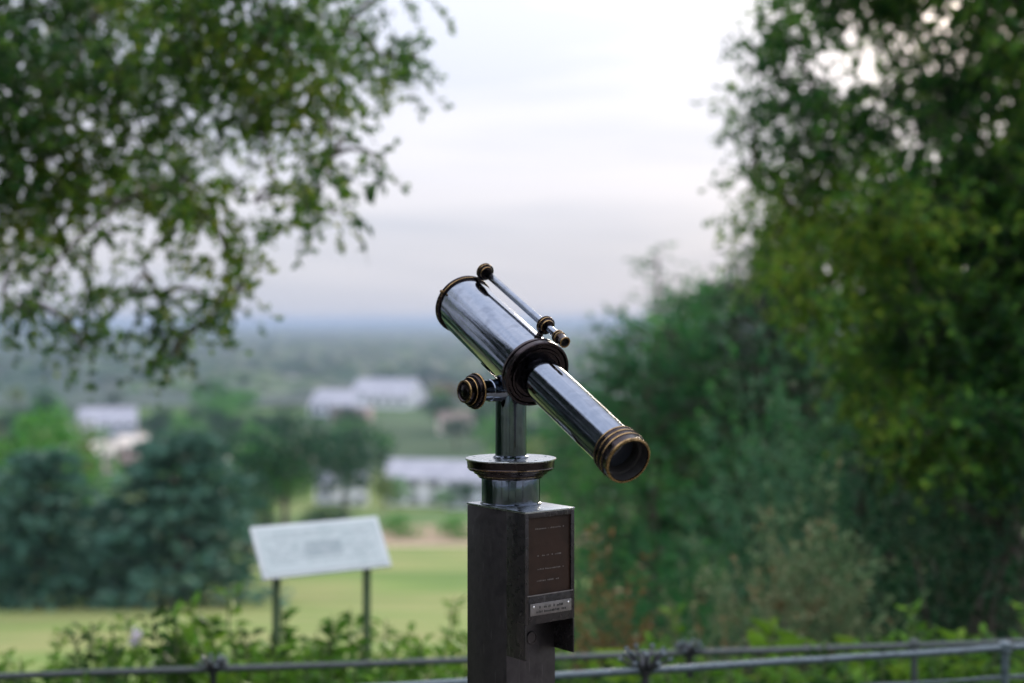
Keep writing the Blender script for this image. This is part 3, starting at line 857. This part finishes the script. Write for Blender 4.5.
def mound(n, radii, rng, shell=0.6, lobes=9, flat=0.0):
    """points and outward directions over a lumpy mound (origin at ground centre)"""
    radii = np.array(radii, float)
    lc = unit(rng.normal(size=(lobes, 3))) * rng.uniform(0.35, 0.62, (lobes, 1)); lc[:, 2] = np.abs(lc[:, 2]) * 0.9 + 0.05
    lr = rng.uniform(0.32, 0.50, lobes)
    k = rng.integers(0, lobes, n)
    q = unit(rng.normal(size=(n, 3)))
    rad = rng.uniform(shell, 1.0, (n, 1))
    p = lc[k] + q * rad * lr[k][:, None]
    p[:, 2] = np.abs(p[:, 2])
    p = p / np.percentile(np.abs(p), 98, axis=0) * 0.92
    return p * radii, unit(q + p * 0.5)

def bush(name, label, px, d, top_py, rx, ry, n, leafm, leaf, per, seed, cat='bush', group=None, aspect=0.5, spread=0.8, tw=(0.15, 0.35), droop=0.1, up=0.2, z0=None, lobes=9, stem_r=0.03):
    rng = np.random.default_rng(seed)
    x = (px - 512) * d / F; g = gz(d) if z0 is None else z0
    h = (ZC - (top_py - HORIZON) * d / F) - g
    root = empty(name, (x, d, g)); tag(root, label, cat, group)
    p, dr = mound(n, (rx, ry, h / 1.0), rng, 0.45, lobes)
    dr = unit(dr + np.array((0, 0, up)))
    me = twig_mesh('foliage', p, dr, rng.uniform(tw[0], tw[1], n), per, leaf, aspect, leafm, M['stem'], rng, droop, spread)
    link_mesh('foliage', me, root)
    b = MB()
    for k in range(7):
        a = rng.uniform(0, 6.28); e = np.array((math.cos(a) * rx * 0.45, math.sin(a) * ry * 0.45, h * rng.uniform(0.55, 0.8)))
        b.tube(limb_points(np.array((e[0] * 0.1, e[1] * 0.1, -0.05)), e, 0.1 * h, 5, seed + k), list(np.linspace(stem_r, stem_r * 0.3, 5)), 6)
    b.build('stems', M['bark'], root, angle=60)
    return root

# big soft evergreen behind the eyepiece and the darker trees that back the right side
def big_tree(name, label, px, d, top_py, rx, ry, n, leafm, leaf, seed, shape='cone', group=None, trunk=0.3, per=8, tw=(0.5, 1.1), aspect=0.5):
    rng = np.random.default_rng(seed)
    x = (px - 512) * d / F; g = gz(d)
    h = (ZC - (top_py - HORIZON) * d / F) - g
    root = empty(name, (x, d, g)); tag(root, label, 'tree', group)
    z = rng.uniform(0.03, 1, n)
    if shape == 'cone':
        prof = (1 - z) ** 0.75 * (0.75 + 0.25 * np.sin(z * 40)) + 0.03
    else:
        prof = np.sqrt(np.clip(1 - ((z - 0.45) / 0.56) ** 2, 0, 1)) * (0.8 + 0.2 * np.sin(z * 23)) + 0.03
    a = rng.uniform(0, 2 * math.pi, n)
    lump = 0.78 + 0.22 * np.sin(a * 5 + z * 17) * np.cos(a * 3 - z * 11)
    rr = prof * lump * rng.uniform(0.25, 1.0, n) ** 0.45
    p = np.stack([np.cos(a) * rr * rx, np.sin(a) * rr * ry, z * h], 1)
    dr = unit(np.stack([np.cos(a), np.sin(a), rng.normal(0.05, 0.35, n)], 1))
    me = twig_mesh('crown', p, dr, rng.uniform(tw[0], tw[1], n), per, leaf, aspect, leafm, M['bark'], rng, 0.25, 0.7, 0.008)
    link_mesh('crown', me, root)
    b = MB(); b.tube([(0, 0, -0.3), (0.05, 0, h * 0.3), (-0.04, 0.03, h * 0.65), (0, 0, h * 0.97)], [trunk, trunk * 0.75, trunk * 0.4, 0.03], 10)
    for k in range(16):
        zz = h * rng.uniform(0.15, 0.85); aa = rng.uniform(0, 6.28)
        f = (1 - zz / h) * 0.8 if shape == 'cone' else 0.7
        b.tube(limb_points(np.array((0, 0, zz)), np.array((math.cos(aa) * rx * f, math.sin(aa) * ry * f, zz + 0.3)), 0.2, 5, seed + k), list(np.linspace(trunk * 0.3, 0.02, 5)), 6)
    b.build('trunk', M['bark'], root, angle=60)
    return root
big_tree('evergreen_tree', 'broad soft green evergreen just right of the telescope eyepiece', 735, 24, 286, 2.1, 2.1, 3000, M['fir'], 0.13, 41, 'round', trunk=0.22)
big_tree('evergreen_tree', 'dark evergreen rising behind the yellowing oak', 850, 21, 215, 2.6, 2.4, 2600, M['yew'], 0.12, 42, 'round', trunk=0.25)
big_tree('evergreen_tree', 'dark evergreen at the right edge behind the oak trunk', 1010, 18, 185, 2.6, 2.4, 2600, M['yew'], 0.12, 43, 'round', trunk=0.25)
big_tree('evergreen_tree', 'shorter soft green tree left of the broad one, its branches reaching towards the telescope', 655, 22, 325, 1.15, 1.2, 1300, M['fir'], 0.12, 46, 'round', trunk=0.12)
big_tree('sapling', 'thin sapling with a wispy top left of the big oak', 658, 27, 244, 0.55, 0.5, 190, M['fir'], 0.11, 44, 'cone', trunk=0.04, tw=(0.3, 0.7), per=6)
big_tree('evergreen_tree', 'low green evergreen behind the telescope pillar', 620, 30, 400, 2.2, 2.0, 1500, M['fir'], 0.14, 45, 'round', trunk=0.15)
bush('bush', 'large grey green bush in front of the evergreens', 860, 13, 345, 1.35, 1.2, 900, M['grey_leaf'], 0.075, 9, 51, lobes=12, tw=(0.3, 0.6), z0=-1.4)
bush('bush', 'grey green bush beneath the oak trunk', 985, 12, 400, 1.0, 0.9, 520, M['grey_leaf'], 0.07, 9, 52, lobes=9, tw=(0.25, 0.5), z0=-1.2)
bush('bush', 'mid green bush between the evergreen and the grey bush', 760, 15, 400, 1.3, 1.2, 900, M['fir'], 0.08, 9, 53, lobes=10, tw=(0.3, 0.5))
bush('bush', 'very dark bush behind the right end of the railing', 950, 9.5, 480, 1.05, 0.9, 900, M['yew'], 0.06, 9, 54, lobes=10)
bush('bush', 'dark bush in the lower right corner', 1075, 9, 440, 0.8, 0.8, 600, M['yew'], 0.06, 9, 55, lobes=8)
bush('bush', 'dull green bush right of the telescope pillar', 640, 11, 560, 0.75, 0.8, 520, M['fir'], 0.06, 9, 56)
bush('gorse_bush', 'spiky gorse bush with brown tips behind the railing', 785, 8.2, 548, 0.66, 0.55, 420, M['gorse'], 0.06, 26, 57, aspect=0.14, lobes=7, tw=(0.22, 0.42), up=0.9, spread=0.55)
bush('gorse_bush', 'smaller gorse bush left of the spiky brown one', 700, 8.8, 590, 0.42, 0.4, 300, M['gorse'], 0.05, 14, 58, aspect=0.14, tw=(0.16, 0.30), up=0.9, spread=0.55)
bush('bracken', 'brown dying bracken beside the telescope pillar', 602, 8.4, 585, 0.24, 0.25, 150, M['bracken'], 0.06, 12, 59, cat='fern', aspect=0.22, tw=(0.18, 0.34), up=0.9)

# ------------------------------------------------------------------ weeds between and behind the rails
def weed_mesh(seed, h, leafm, leaf, flower=None):
    rng = np.random.default_rng(seed)
    n = 5
    p, d, ln = [], [], []
    V, T, MI = [], [], []
    nstem = rng.integers(7, 11)
    base = []; dirs = []; sp = []; sq = []
    tops = []
    for s in range(nstem):
        a = rng.uniform(0, 6.28); lean = rng.uniform(0.05, 0.35); hh = h * rng.uniform(0.45, 1.0)
        ax = np.array((math.cos(a) * lean, math.sin(a) * lean, 1.0)); ax /= np.linalg.norm(ax)
        st = np.array((math.cos(a), math.sin(a), 0)) * rng.uniform(0.02, 0.12)
        prev = st
        for k in range(1, 6):
            cur = st + ax * hh * k / 5 + rng.normal(0, 0.008, 3); sp.append(prev); sq.append(cur); prev = cur
        tops.append(prev)
        m = int(hh / 0.028)
        for k in range(m):
            u = 0.15 + 0.85 * k / m
            for side in (0, 1):
                aa = k * 2.4 + side * math.pi + rng.uniform(-.4, .4)
                base.append(st + ax * hh * u); dirs.append(np.array((math.cos(aa), math.sin(aa), rng.uniform(0.0, 0.8))))
    lv, lt = leaf_arrays(np.array(base), np.array(dirs), leaf, 0.45, rng)
    sv, st_ = stick_arrays(np.array(sp), np.array(sq), 0.004)
    V = [lv, sv]; T = [lt, st_ + len(lv)]; MI = [np.zeros(len(lt)), np.ones(len(st_))]
    foliage = raw_mesh('foliage', np.concatenate(V), np.concatenate(T), [leafm, M['stem']], np.concatenate(MI))
    fl = None
    if flower:
        tops = tops[:1]
        bp = np.concatenate([t + rng.normal(0, 0.012, (46, 3)) * np.array((1, 1, 2.0)) for t in tops])
        fv, ft = leaf_arrays(bp, rng.normal(size=(len(bp), 3)), 0.022, 0.8, rng)
        fl = raw_mesh('flower_head', fv, ft, [flower])
    return foliage, fl

WEEDS = [weed_mesh(100, 0.75, M['weed'], 0.055), weed_mesh(101, 0.55, M['weed'], 0.050), weed_mesh(102, 0.85, M['weed_dark'], 0.055),
         weed_mesh(103, 0.60, M['weed_dark'], 0.060), weed_mesh(104, 0.6, M['weed_bright'], 0.075)]
rg = random.Random(77)
def weed(kind, px, d, label, group, top_py=None, sc=None):
    x = (px - 512) * d / F; g = gz(d)
    me = WEEDS[kind][0]
    hz = (0.75, 0.55, 0.85, 0.60, 0.6)[kind]
    s = sc if sc else max(0.45, min(2.2, ((ZC - (top_py - HORIZON) * d / F) - g) / hz))
    o = link_mesh('weed', me, None, (x, d, g - 0.02)); o.rotation_euler = (0, 0, rg.uniform(0, 6.28)); o.scale = (s, s, s)
    if kind < 4: label = ('tall fresh green', 'short fresh green', 'tall dull green', 'short dull green')[kind] + ' ' + label.split(' ', 2)[2]
    tag(o, label, 'weed', group)
    return o
G1 = 'leafy weeds behind the left railing'; L1 = 'leafy green weed growing behind the railing left of the pillar'
for (px, ty) in [(248, 585), (256, 597), (276, 592), (291, 584), (302, 606), (350, 602), (365, 612), (440, 598), (12, 618), (95, 628)]:
    weed(0, px, rg.uniform(6.6, 7.4), 'x x weed reaching up around the posts of the information board', 'tall weeds by the information board', ty - 14)
G2 = 'weeds behind the right railing'; L2 = 'dull green weed growing behind the railing right of the pillar'
tops = [(5, 640), (40, 640), (60, 655), (85, 640), (120, 650), (150, 655), (165, 625), (175, 650), (205, 632), (225, 640), (245, 600), (262, 620), (290, 590), (300, 625), (318, 640), (340, 612), (360, 630), (345, 650), (385, 622), (400, 640), (425, 632), (440, 610), (455, 640), (20, 665), (130, 662), (270, 650), (410, 655)]
for (px, ty) in tops:
    weed(rg.choice((0, 1, 2, 0)), px + rg.uniform(-4, 4), rg.uniform(6.6, 8.2), L1, G1, ty - 22 + rg.uniform(-6, 6))
for k in range(20):
    weed(rg.choice((0, 1, 2, 3, 0)), rg.uniform(-30, 470), rg.uniform(6.0, 8.6), L1, G1, rg.uniform(628, 672))
for k in range(48):
    weed(rg.choice((2, 3, 3, 1)), rg.uniform(-30, 470), rg.uniform(4.9, 6.2), 'low dark weed growing between the two railings left of the pillar', 'weeds between the railings', rg.uniform(668, 700))
for k in range(60):
    weed(rg.choice((2, 3, 3, 1)), rg.uniform(570, 1060), rg.uniform(5.6, 8.6), L2, G2, rg.uniform(630, 690))
L3 = 'bright yellow weed poking above the railing near the right end'
for (px, ty, d) in [(815, 598, 7.4), (835, 612, 7.0), (860, 630, 6.8), (915, 605, 7.2), (930, 622, 6.9), (975, 612, 7.0), (1000, 625, 6.6), (1020, 610, 7), (890, 625, 6.6), (960, 640, 6.4)]:
    weed(4 if px < 850 or rg.random() < 0.5 else 0, px, d, L3, 'bright weeds near the right end of the railing', ty - 22)
L4 = 'bright green weed in front of the bushes right of the pillar'
for (px, ty, d) in [(665, 600, 7.8), (682, 588, 7.9), (700, 612, 7.4), (650, 625, 7.2), (720, 640, 6.9), (590, 640, 7.0)]:
    weed(4 if px in (682, 665) else 0, px, d, L4, 'bright weeds right of the pillar', ty - 18)

def flower(px, py, d, m, label, h):
    f, fl = weed_mesh(140 + int(px), h, M['weed'], 0.06, m)
    root = empty('flowering_plant', ((px - 512) * d / F, d, (ZC - (py - HORIZON) * d / F) - h * 0.8)); tag(root, label, 'flower')
    link_mesh('foliage', f, root); link_mesh('flower_head', fl, root)
flower(157, 640, 7.0, M['petal'], 'plant with a pale lilac flower head above the left railing', 0.75)
flower(186, 652, 7.0, M['petal'], 'shorter lilac flowering plant beside the taller one at left', 0.6)
flower(924, 634, 6.8, M['petal_pink'], 'plant with pink flowers behind the right railing', 0.7)

# ------------------------------------------------------------------ trees of the hillside and valley
def far_tree_mesh(seed, kind, leafm, n=1500):
    """unit tree, height 1, used at 8 to 16 m"""
    rng = np.random.default_rng(seed)
    if kind == 'round':
        lob = 11
        lc = np.stack([rng.normal(0, 0.16, lob), rng.normal(0, 0.16, lob), rng.uniform(0.34, 0.82, lob)], 1)
        lr = rng.uniform(0.13, 0.22, lob)
        k = rng.integers(0, lob, n); q = unit(rng.normal(size=(n, 3)))
        p = lc[k] + q * lr[k][:, None] * rng.uniform(0.6, 1.05, (n, 1))
        sz = 0.050
    else:
        z = rng.uniform(0.06, 1.0, n); tier = np.floor(z * 9) / 9 + 0.05
        z = tier + rng.normal(0, 0.018, n)
        a = rng.uniform(0, 6.28, n)
        lim = (0.46 * (1 - z * 0.92) ** 0.55) * (0.72 + 0.28 * np.sin(a * 4 + tier * 40))
        rr = lim * rng.uniform(0.05, 1, n) ** 0.6
        p = np.stack([np.cos(a) * rr, np.sin(a) * rr, z - rr * 0.12], 1)
        q = np.stack([np.cos(a), np.sin(a), rng.normal(-0.1, 0.25, n)], 1)
        sz = 0.055
    v, t = leaf_arrays(p, unit(q + rng.normal(0, 0.6, (n, 3))), sz, 0.7, rng)
    crown = raw_mesh('crown', v, t, [leafm])
    b = MB()
    b.tube([(0, 0, -0.03), (0.004, 0, 0.2), (-0.004, 0.003, 0.5), (0, 0, 0.8)], [0.030, 0.022, 0.014, 0.004], 8)
    for j in range(7):
        a = rng.uniform(0, 6.28); zz = rng.uniform(0.22, 0.6)
        b.tube([(0, 0, zz), (math.cos(a) * 0.09, math.sin(a) * 0.09, zz + 0.07), (math.cos(a) * 0.2, math.sin(a) * 0.2, zz + 0.12)], [0.011, 0.007, 0.003], 5)
    return crown, b.build('trunk', M['bark'], link=False, angle=60)

VAR = {}
for key, kind, m, ns in (('green', 'round', M['far_green'], 3), ('dark', 'round', M['far_dark'], 3), ('yellow', 'round', M['far_yellow'], 1), ('rust', 'round', M['far_rust'], 1), ('cedar', 'tier', M['cedar'], 2)):
    VAR[key] = [far_tree_mesh(200 + hash_ * 7 + len(key), kind, m, 3200 if key == 'cedar' else 1400) for hash_ in range(ns)]
rg = random.Random(31)
def far_tree(key, px, d, h, label, name='tree', group=None, wide=1.0):
    crown, trunk = rg.choice(VAR[key])
    x = (px - 512) * d / F
    root = empty(name, (x, d, gz(d)), rg.uniform(0, 6.28)); root.scale = (h * wide, h * wide, h)
    tag(root, label, 'tree', group)
    link_mesh('crown', crown, root); link_mesh('trunk', trunk, root)
    return root
def hpx(top_py, d): return (ZC - (top_py - HORIZON) * d / F) - gz(d)
far_tree('cedar', 42, 76, hpx(447, 76), 'blue green cedar with dark trunk at the left edge of the lawn', 'cedar_tree', wide=1.35)
far_tree('cedar', 178, 78, hpx(432, 78), 'tallest blue green cedar, left of the information board', 'cedar_tree', wide=1.6)
far_tree('cedar', -40, 80, hpx(460, 80), 'blue green cedar cut off by the left edge', 'cedar_tree', wide=1.5)
far_tree('cedar', 110, 86, hpx(500, 86), 'low blue green cedar between two taller cedars', 'cedar_tree', wide=1.9)
far_tree('dark', 225, 92, hpx(505, 92), 'low dark tree right of the tallest cedar', wide=1.4)
far_tree('dark', 285, 150, hpx(415, 150), 'dark round tree above the information board', wide=1.2)
far_tree('dark', 345, 190, hpx(425, 190), 'dark round tree left of the long white house', wide=1.1)
far_tree('yellow', 385, 215, hpx(470, 215), 'slim yellow green tree beside the white house', wide=0.75)
far_tree('yellow', 540, 260, hpx(432, 260), 'yellowing tree seen just right of the telescope stem', wide=0.9)
far_tree('green', 505, 300, hpx(430, 300), 'green tree seen behind the telescope stem')
far_tree('green', 30, 130, hpx(405, 130), 'light green tree behind the left cedar', wide=1.1)
far_tree('yellow', 62, 150, hpx(412, 150), 'yellow green tree behind the left cedar', wide=1.0)
far_tree('green', 398, 238, hpx(476, 238), 'small green tree in front of the left end of the long white house', wide=1.1)
far_tree('green', 446, 236, hpx(484, 236), 'small green tree in front of the middle of the long white house', wide=1.1)
far_tree('dark', 466, 232, hpx(478, 232), 'small dark tree in front of the pale blue wing', wide=1.0)
far_tree('dark', 350, 560, hpx(404, 560), 'dark tree in front of the pinkish valley block', wide=1.2)
far_tree('green', 90, 430, hpx(424, 430), 'green tree beside the pinkish gabled houses', wide=1.2)
far_tree('dark', 325, 128, hpx(500, 128), 'dark low tree peering over the information board', wide=1.4)
far_tree('dark', 250, 120, hpx(470, 120), 'dark tree between the cedar and the information board', wide=1.3)
def round_bush(px, d, top, wide, label):
    far = VAR['green'][0]
    root = empty('bush', ((px - 512) * d / F, d, gz(d) - 0.35 * hpx(top, d)), 0.5)
    h = hpx(top, d) * 1.35; root.scale = (h * wide, h * wide, h)
    tag(root, label, 'bush'); link_mesh('foliage', far[0], root)
round_bush(450, 136, 516, 1.7, 'round green bush at the edge of the lawn near the pillar')
round_bush(393, 138, 514, 1.8, 'green bush at the edge of the lawn behind the information board')

# ------------------------------------------------------------------ buildings
M['render_white'] = mat('white_render', [(0.60, 0.61, 0.66), (0.72, 0.72, 0.76)], 0.4, 0.8)
M['render_lilac'] = mat('pale_blue_render', [(0.48, 0.50, 0.60), (0.60, 0.62, 0.70)], 0.4, 0.8)
M['pink_brick'] = mat('pinkish_brick', [(0.42, 0.30, 0.27), (0.55, 0.42, 0.38)], 0.6, 0.9)
M['cream'] = mat('cream_render', [(0.52, 0.46, 0.40), (0.62, 0.56, 0.49)], 0.5, 0.9)
M['slate'] = mat('slate_roof', [(0.13, 0.14, 0.17), (0.20, 0.21, 0.24)], 0.8, 0.7)
M['tile'] = mat('clay_tile_roof', [(0.13, 0.10, 0.085), (0.20, 0.155, 0.13)], 0.8, 0.8)
M['flat_roof'] = mat('pale_flat_roof', [(0.24, 0.25, 0.29), (0.38, 0.38, 0.43)], 0.3, 0.7)
M['glass'] = mat('dark_window_glass', [(0.03, 0.045, 0.06), (0.06, 0.08, 0.10)], 2, 0.1, spec=0.8)
M['frame'] = mat('white_frame', [(0.6, 0.6, 0.6), (0.7, 0.7, 0.7)], 2, 0.5)
def building(name, label, px, d, w_, dp, h, rz, wall, roof, rtype, floors, bays, group=None, chim=False):
    root = empty(name, ((px - 512) * d / F, d, gz(d)), R(rz)); tag(root, label, 'building', group)
    b = MB(); b.cube(-w_ / 2, w_ / 2, -dp / 2, dp / 2, -2, h)
    if rtype == 'gable':
        b.add([(-w_ / 2, -dp / 2 + .01, h), (-w_ / 2, dp / 2 - .01, h), (-w_ / 2, 0, h + dp * 0.36)], [(0, 1, 2)])
        b.add([(w_ / 2, -dp / 2 + .01, h), (w_ / 2, dp / 2 - .01, h), (w_ / 2, 0, h + dp * 0.36)], [(0, 2, 1)])
    b.build('wall', M[wall], root, smooth=False)
    b = MB()
    if rtype == 'gable':
        for s in (-1, 1):
            e = 0.4
            n = [(-w_ / 2 - e, s * (dp / 2 + e), h - e * 0.72), (w_ / 2 + e, s * (dp / 2 + e), h - e * 0.72), (w_ / 2 + e, 0, h + dp * 0.36 + .05), (-w_ / 2 - e, 0, h + dp * 0.36 + .05)]
            n2 = [(x, y, z + 0.2) for x, y, z in n]
            b.add(n + n2, [(0, 1, 2, 3), (4, 7, 6, 5), (0, 4, 5, 1), (1, 5, 6, 2), (2, 6, 7, 3), (3, 7, 4, 0)])
    else:
        b.cube(-w_ / 2 - 0.3, w_ / 2 + 0.3, -dp / 2 - 0.3, dp / 2 + 0.3, h + 0.01, h + 0.5)
        b.cube(-w_ / 6, w_ / 7, -dp / 5, dp / 5, h + 0.52, h + 1.6)
    rf = b.build('roof', M[roof], root, smooth=False)
    if chim:
        b = MB(); b.cube(w_ * 0.25 - 0.4, w_ * 0.25 + 0.4, -0.4, 0.4, h, h + dp * 0.36 + 1.4); b.build('chimney', M['pink_brick'], rf, smooth=False)
    ww, wh = w_ / bays * 0.55, h / floors * 0.5
    b = MB(); b.cube(-ww / 2, ww / 2, -0.06, 0.10, -wh / 2, wh / 2); fme = b.build('window', M['frame'], link=False, smooth=False)
    b = MB(); b.cube(-ww / 2 + 0.08, ww / 2 - 0.08, -0.10, -0.065, -wh / 2 + 0.08, wh / 2 - 0.08); gme = b.build('pane', M['glass'], link=False, smooth=False)
    for f in range(floors):
        for k in range(bays):
            o = link_mesh('window', fme, root, (-w_ / 2 + w_ * (k + 0.5) / bays, -dp / 2, h * (f + 0.55) / floors))
            link_mesh('pane', gme, o)
    return root
building('white_house', 'long white gabled house beyond the dry field, left of the pillar', 430, 262, 15, 8, 5.2, -14, 'render_white', 'flat_roof', 'gable', 2, 4)
building('white_house', 'lower pale blue wing beside the long white house', 472, 250, 8, 8, 5.0, -8, 'render_lilac', 'flat_roof', 'gable', 2, 3)
building('white_house', 'small white house half hidden by dark trees above the information board', 352, 262, 5.5, 5, 4.6, 10, 'render_white', 'slate', 'gable', 2, 2)
building('white_house', 'smallest white cottage left of the slim yellow green tree', 326, 268, 3.8, 5, 4.2, 4, 'render_lilac', 'slate', 'gable', 1, 2)
building('warehouse', 'wide white warehouse in the valley above the dark trees', 388, 830, 38, 26, 7, -20, 'render_white', 'flat_roof', 'gable', 1, 6)
building('warehouse', 'pale blue warehouse stepping down left of the wide white one', 338, 750, 24, 20, 6, -18, 'render_lilac', 'flat_roof', 'gable', 1, 5)
building('warehouse', 'pinkish block in front of the valley warehouses', 352, 690, 18, 12, 7, -10, 'pink_brick', 'flat_roof', 'flat', 2, 5)
building('warehouse', 'pale gabled block above the pink houses at left', 108, 570, 22, 16, 6.5, 12, 'render_lilac', 'flat_roof', 'gable', 2, 5)
building('warehouse', 'lower pale block left of the gabled block', 84, 520, 12, 10, 7, 8, 'render_white', 'flat_roof', 'flat', 2, 4)
building('pink_house', 'pinkish gabled house above the cedars, left of its twin', 102, 400, 6.5, 8, 5.5, 14, 'pink_brick', 'cream', 'gable', 2, 3, chim=True)
building('pink_house', 'pinkish gabled house above the cedars, right of its twin', 133, 408, 7.5, 8, 7.0, 8, 'pink_brick', 'cream', 'gable', 2, 3, chim=True)
building('cream_house', 'small cream building beside the distant pale field', 286, 1050, 14, 12, 10, 0, 'cream', 'flat_roof', 'flat', 2, 3)
building('brick_house', 'brown roofed house behind the focusing knob of the telescope', 455, 600, 14, 9, 6, 10, 'cream', 'tile', 'gable', 2, 4, chim=True)
building('brick_house', 'brown roofed house just right of the telescope stem', 545, 420, 10, 8, 5.5, -6, 'cream', 'tile', 'gable', 2, 3, chim=True)
building('white_house', 'lilac white house glimpsed under the telescope eyepiece', 592, 300, 8, 7, 7, -4, 'render_lilac', 'flat_roof', 'flat', 2, 3)

# scattered valley trees (no tree stands in front of the buildings the photograph shows)
clear = [(308, 422, 374, 410), (72, 140, 402, 440), (95, 143, 445, 472), (376, 490, 450, 492), (325, 362, 480, 500), (275, 296, 380, 394)]
cnt = 0
tries = 0
while cnt < 285 and tries < 6000:
    tries += 1
    py = rg.uniform(368, 535) ; px = rg.uniform(-110, 760)
    drop = py - HORIZON
    lo, hi = 128.0, 1500.0
    for _ in range(40):
        mid = math.sqrt(lo * hi)
        if (ZC - gz(mid)) * F / mid > drop: lo = mid
        else: hi = mid
    d = mid
    if d < 240 and 380 < px < 470: continue
    h = rg.uniform(9, 18) if d > 300 else rg.uniform(7, 11)
    top = py - h * F / d; hw = 0.38 * h * F / d
    bad = False
    for (x0, x1, y0, y1) in clear:
        if px + hw > x0 and px - hw < x1 and top < y1 - 3 and py > y0 + 8: bad = True
    if bad: continue
    u = rg.random()
    key = 'dark' if u < 0.45 else 'green' if u < 0.86 else 'yellow' if u < 0.95 else 'rust'
    lab = {'dark': 'dark round tree, one of the many in the hazy valley', 'green': 'mid green tree, one of the many in the hazy valley', 'yellow': 'yellow green tree, one of the few pale ones in the valley', 'rust': 'rusty tree, one of the few brownish ones in the valley'}[key]
    far_tree(key, px, d, h, lab, 'tree', {'dark': 'dark trees scattered in the valley', 'green': 'green trees scattered in the valley', 'yellow': 'yellow green trees scattered in the valley', 'rust': 'rusty trees scattered in the valley'}[key], rg.uniform(0.95, 1.3))
    cnt += 1

# unseen tree belt left of the lawn, added to darken the barrel's reflection
for (x, y, h) in [(-44, 62, 11), (-50, 48, 12), (-52, 34, 11), (-46, 22, 10), (-54, 78, 12), (-60, 96, 12)]:
    o = far_tree('dark', x * F / y + 512, y, h, 'dark tree of the belt added left of the lawn for its reflection', 'tree', 'tree belt added left of the lawn', 1.5)
# unseen trees and hedge round the terrace, added for dark reflections in the steel
for k, (x, y, h, wd, lab) in enumerate([(-6.8, -6.5, 7.0, 1.6, 'to the left'), (-2.0, -10.5, 7.0, 1.8, 'a little left'), (4.5, -10.0, 6.5, 1.8, 'a little right'), (9.5, -5.5, 7.0, 1.6, 'to the right')]):
    crown, trunk = VAR['dark'][k % 3]
    root = empty('tree', (x, y, 0), x); root.scale = (h * wd, h * wd, h)
    tag(root, 'large dark tree added for reflections ' + lab + ' behind the viewpoint', 'tree', 'trees added behind the viewpoint')
    link_mesh('crown', crown, root); link_mesh('trunk', trunk, root)
big_tree('evergreen_tree', 'tall dark evergreen added beside the terrace left of the view for its reflection', (-6.8) * F / 3.6 + 512, 3.6, -2250, 2.6, 3.0, 4200, M['yew'], 0.14, 71, 'round', trunk=0.2)  # unseen evergreen, added and sized for the dark band reflected in the barrel
for k, (x, y, hh) in enumerate([(-4.6, 5.4, 1.7), (-5.2, 7.4, 1.2), (-4.0, 3.2, 1.6), (-4.2, 1.2, 1.5)]):  # unseen bushes, added to keep the bright lawn out of the barrel's reflection
    bush('bush', ('added dark rounded bush at the left of the terrace, nearest the railing', 'lowest added dark bush at the left of the terrace', 'added dark bush at the left of the terrace beside the evergreen', 'added dark bush at the left of the terrace level with the viewer')[k], x * F / y + 512, y, HORIZON + (ZC - hh - gz(y)) * F / y, 1.0, 1.1, 500, M['yew'], 0.07, 8, 80 + k)
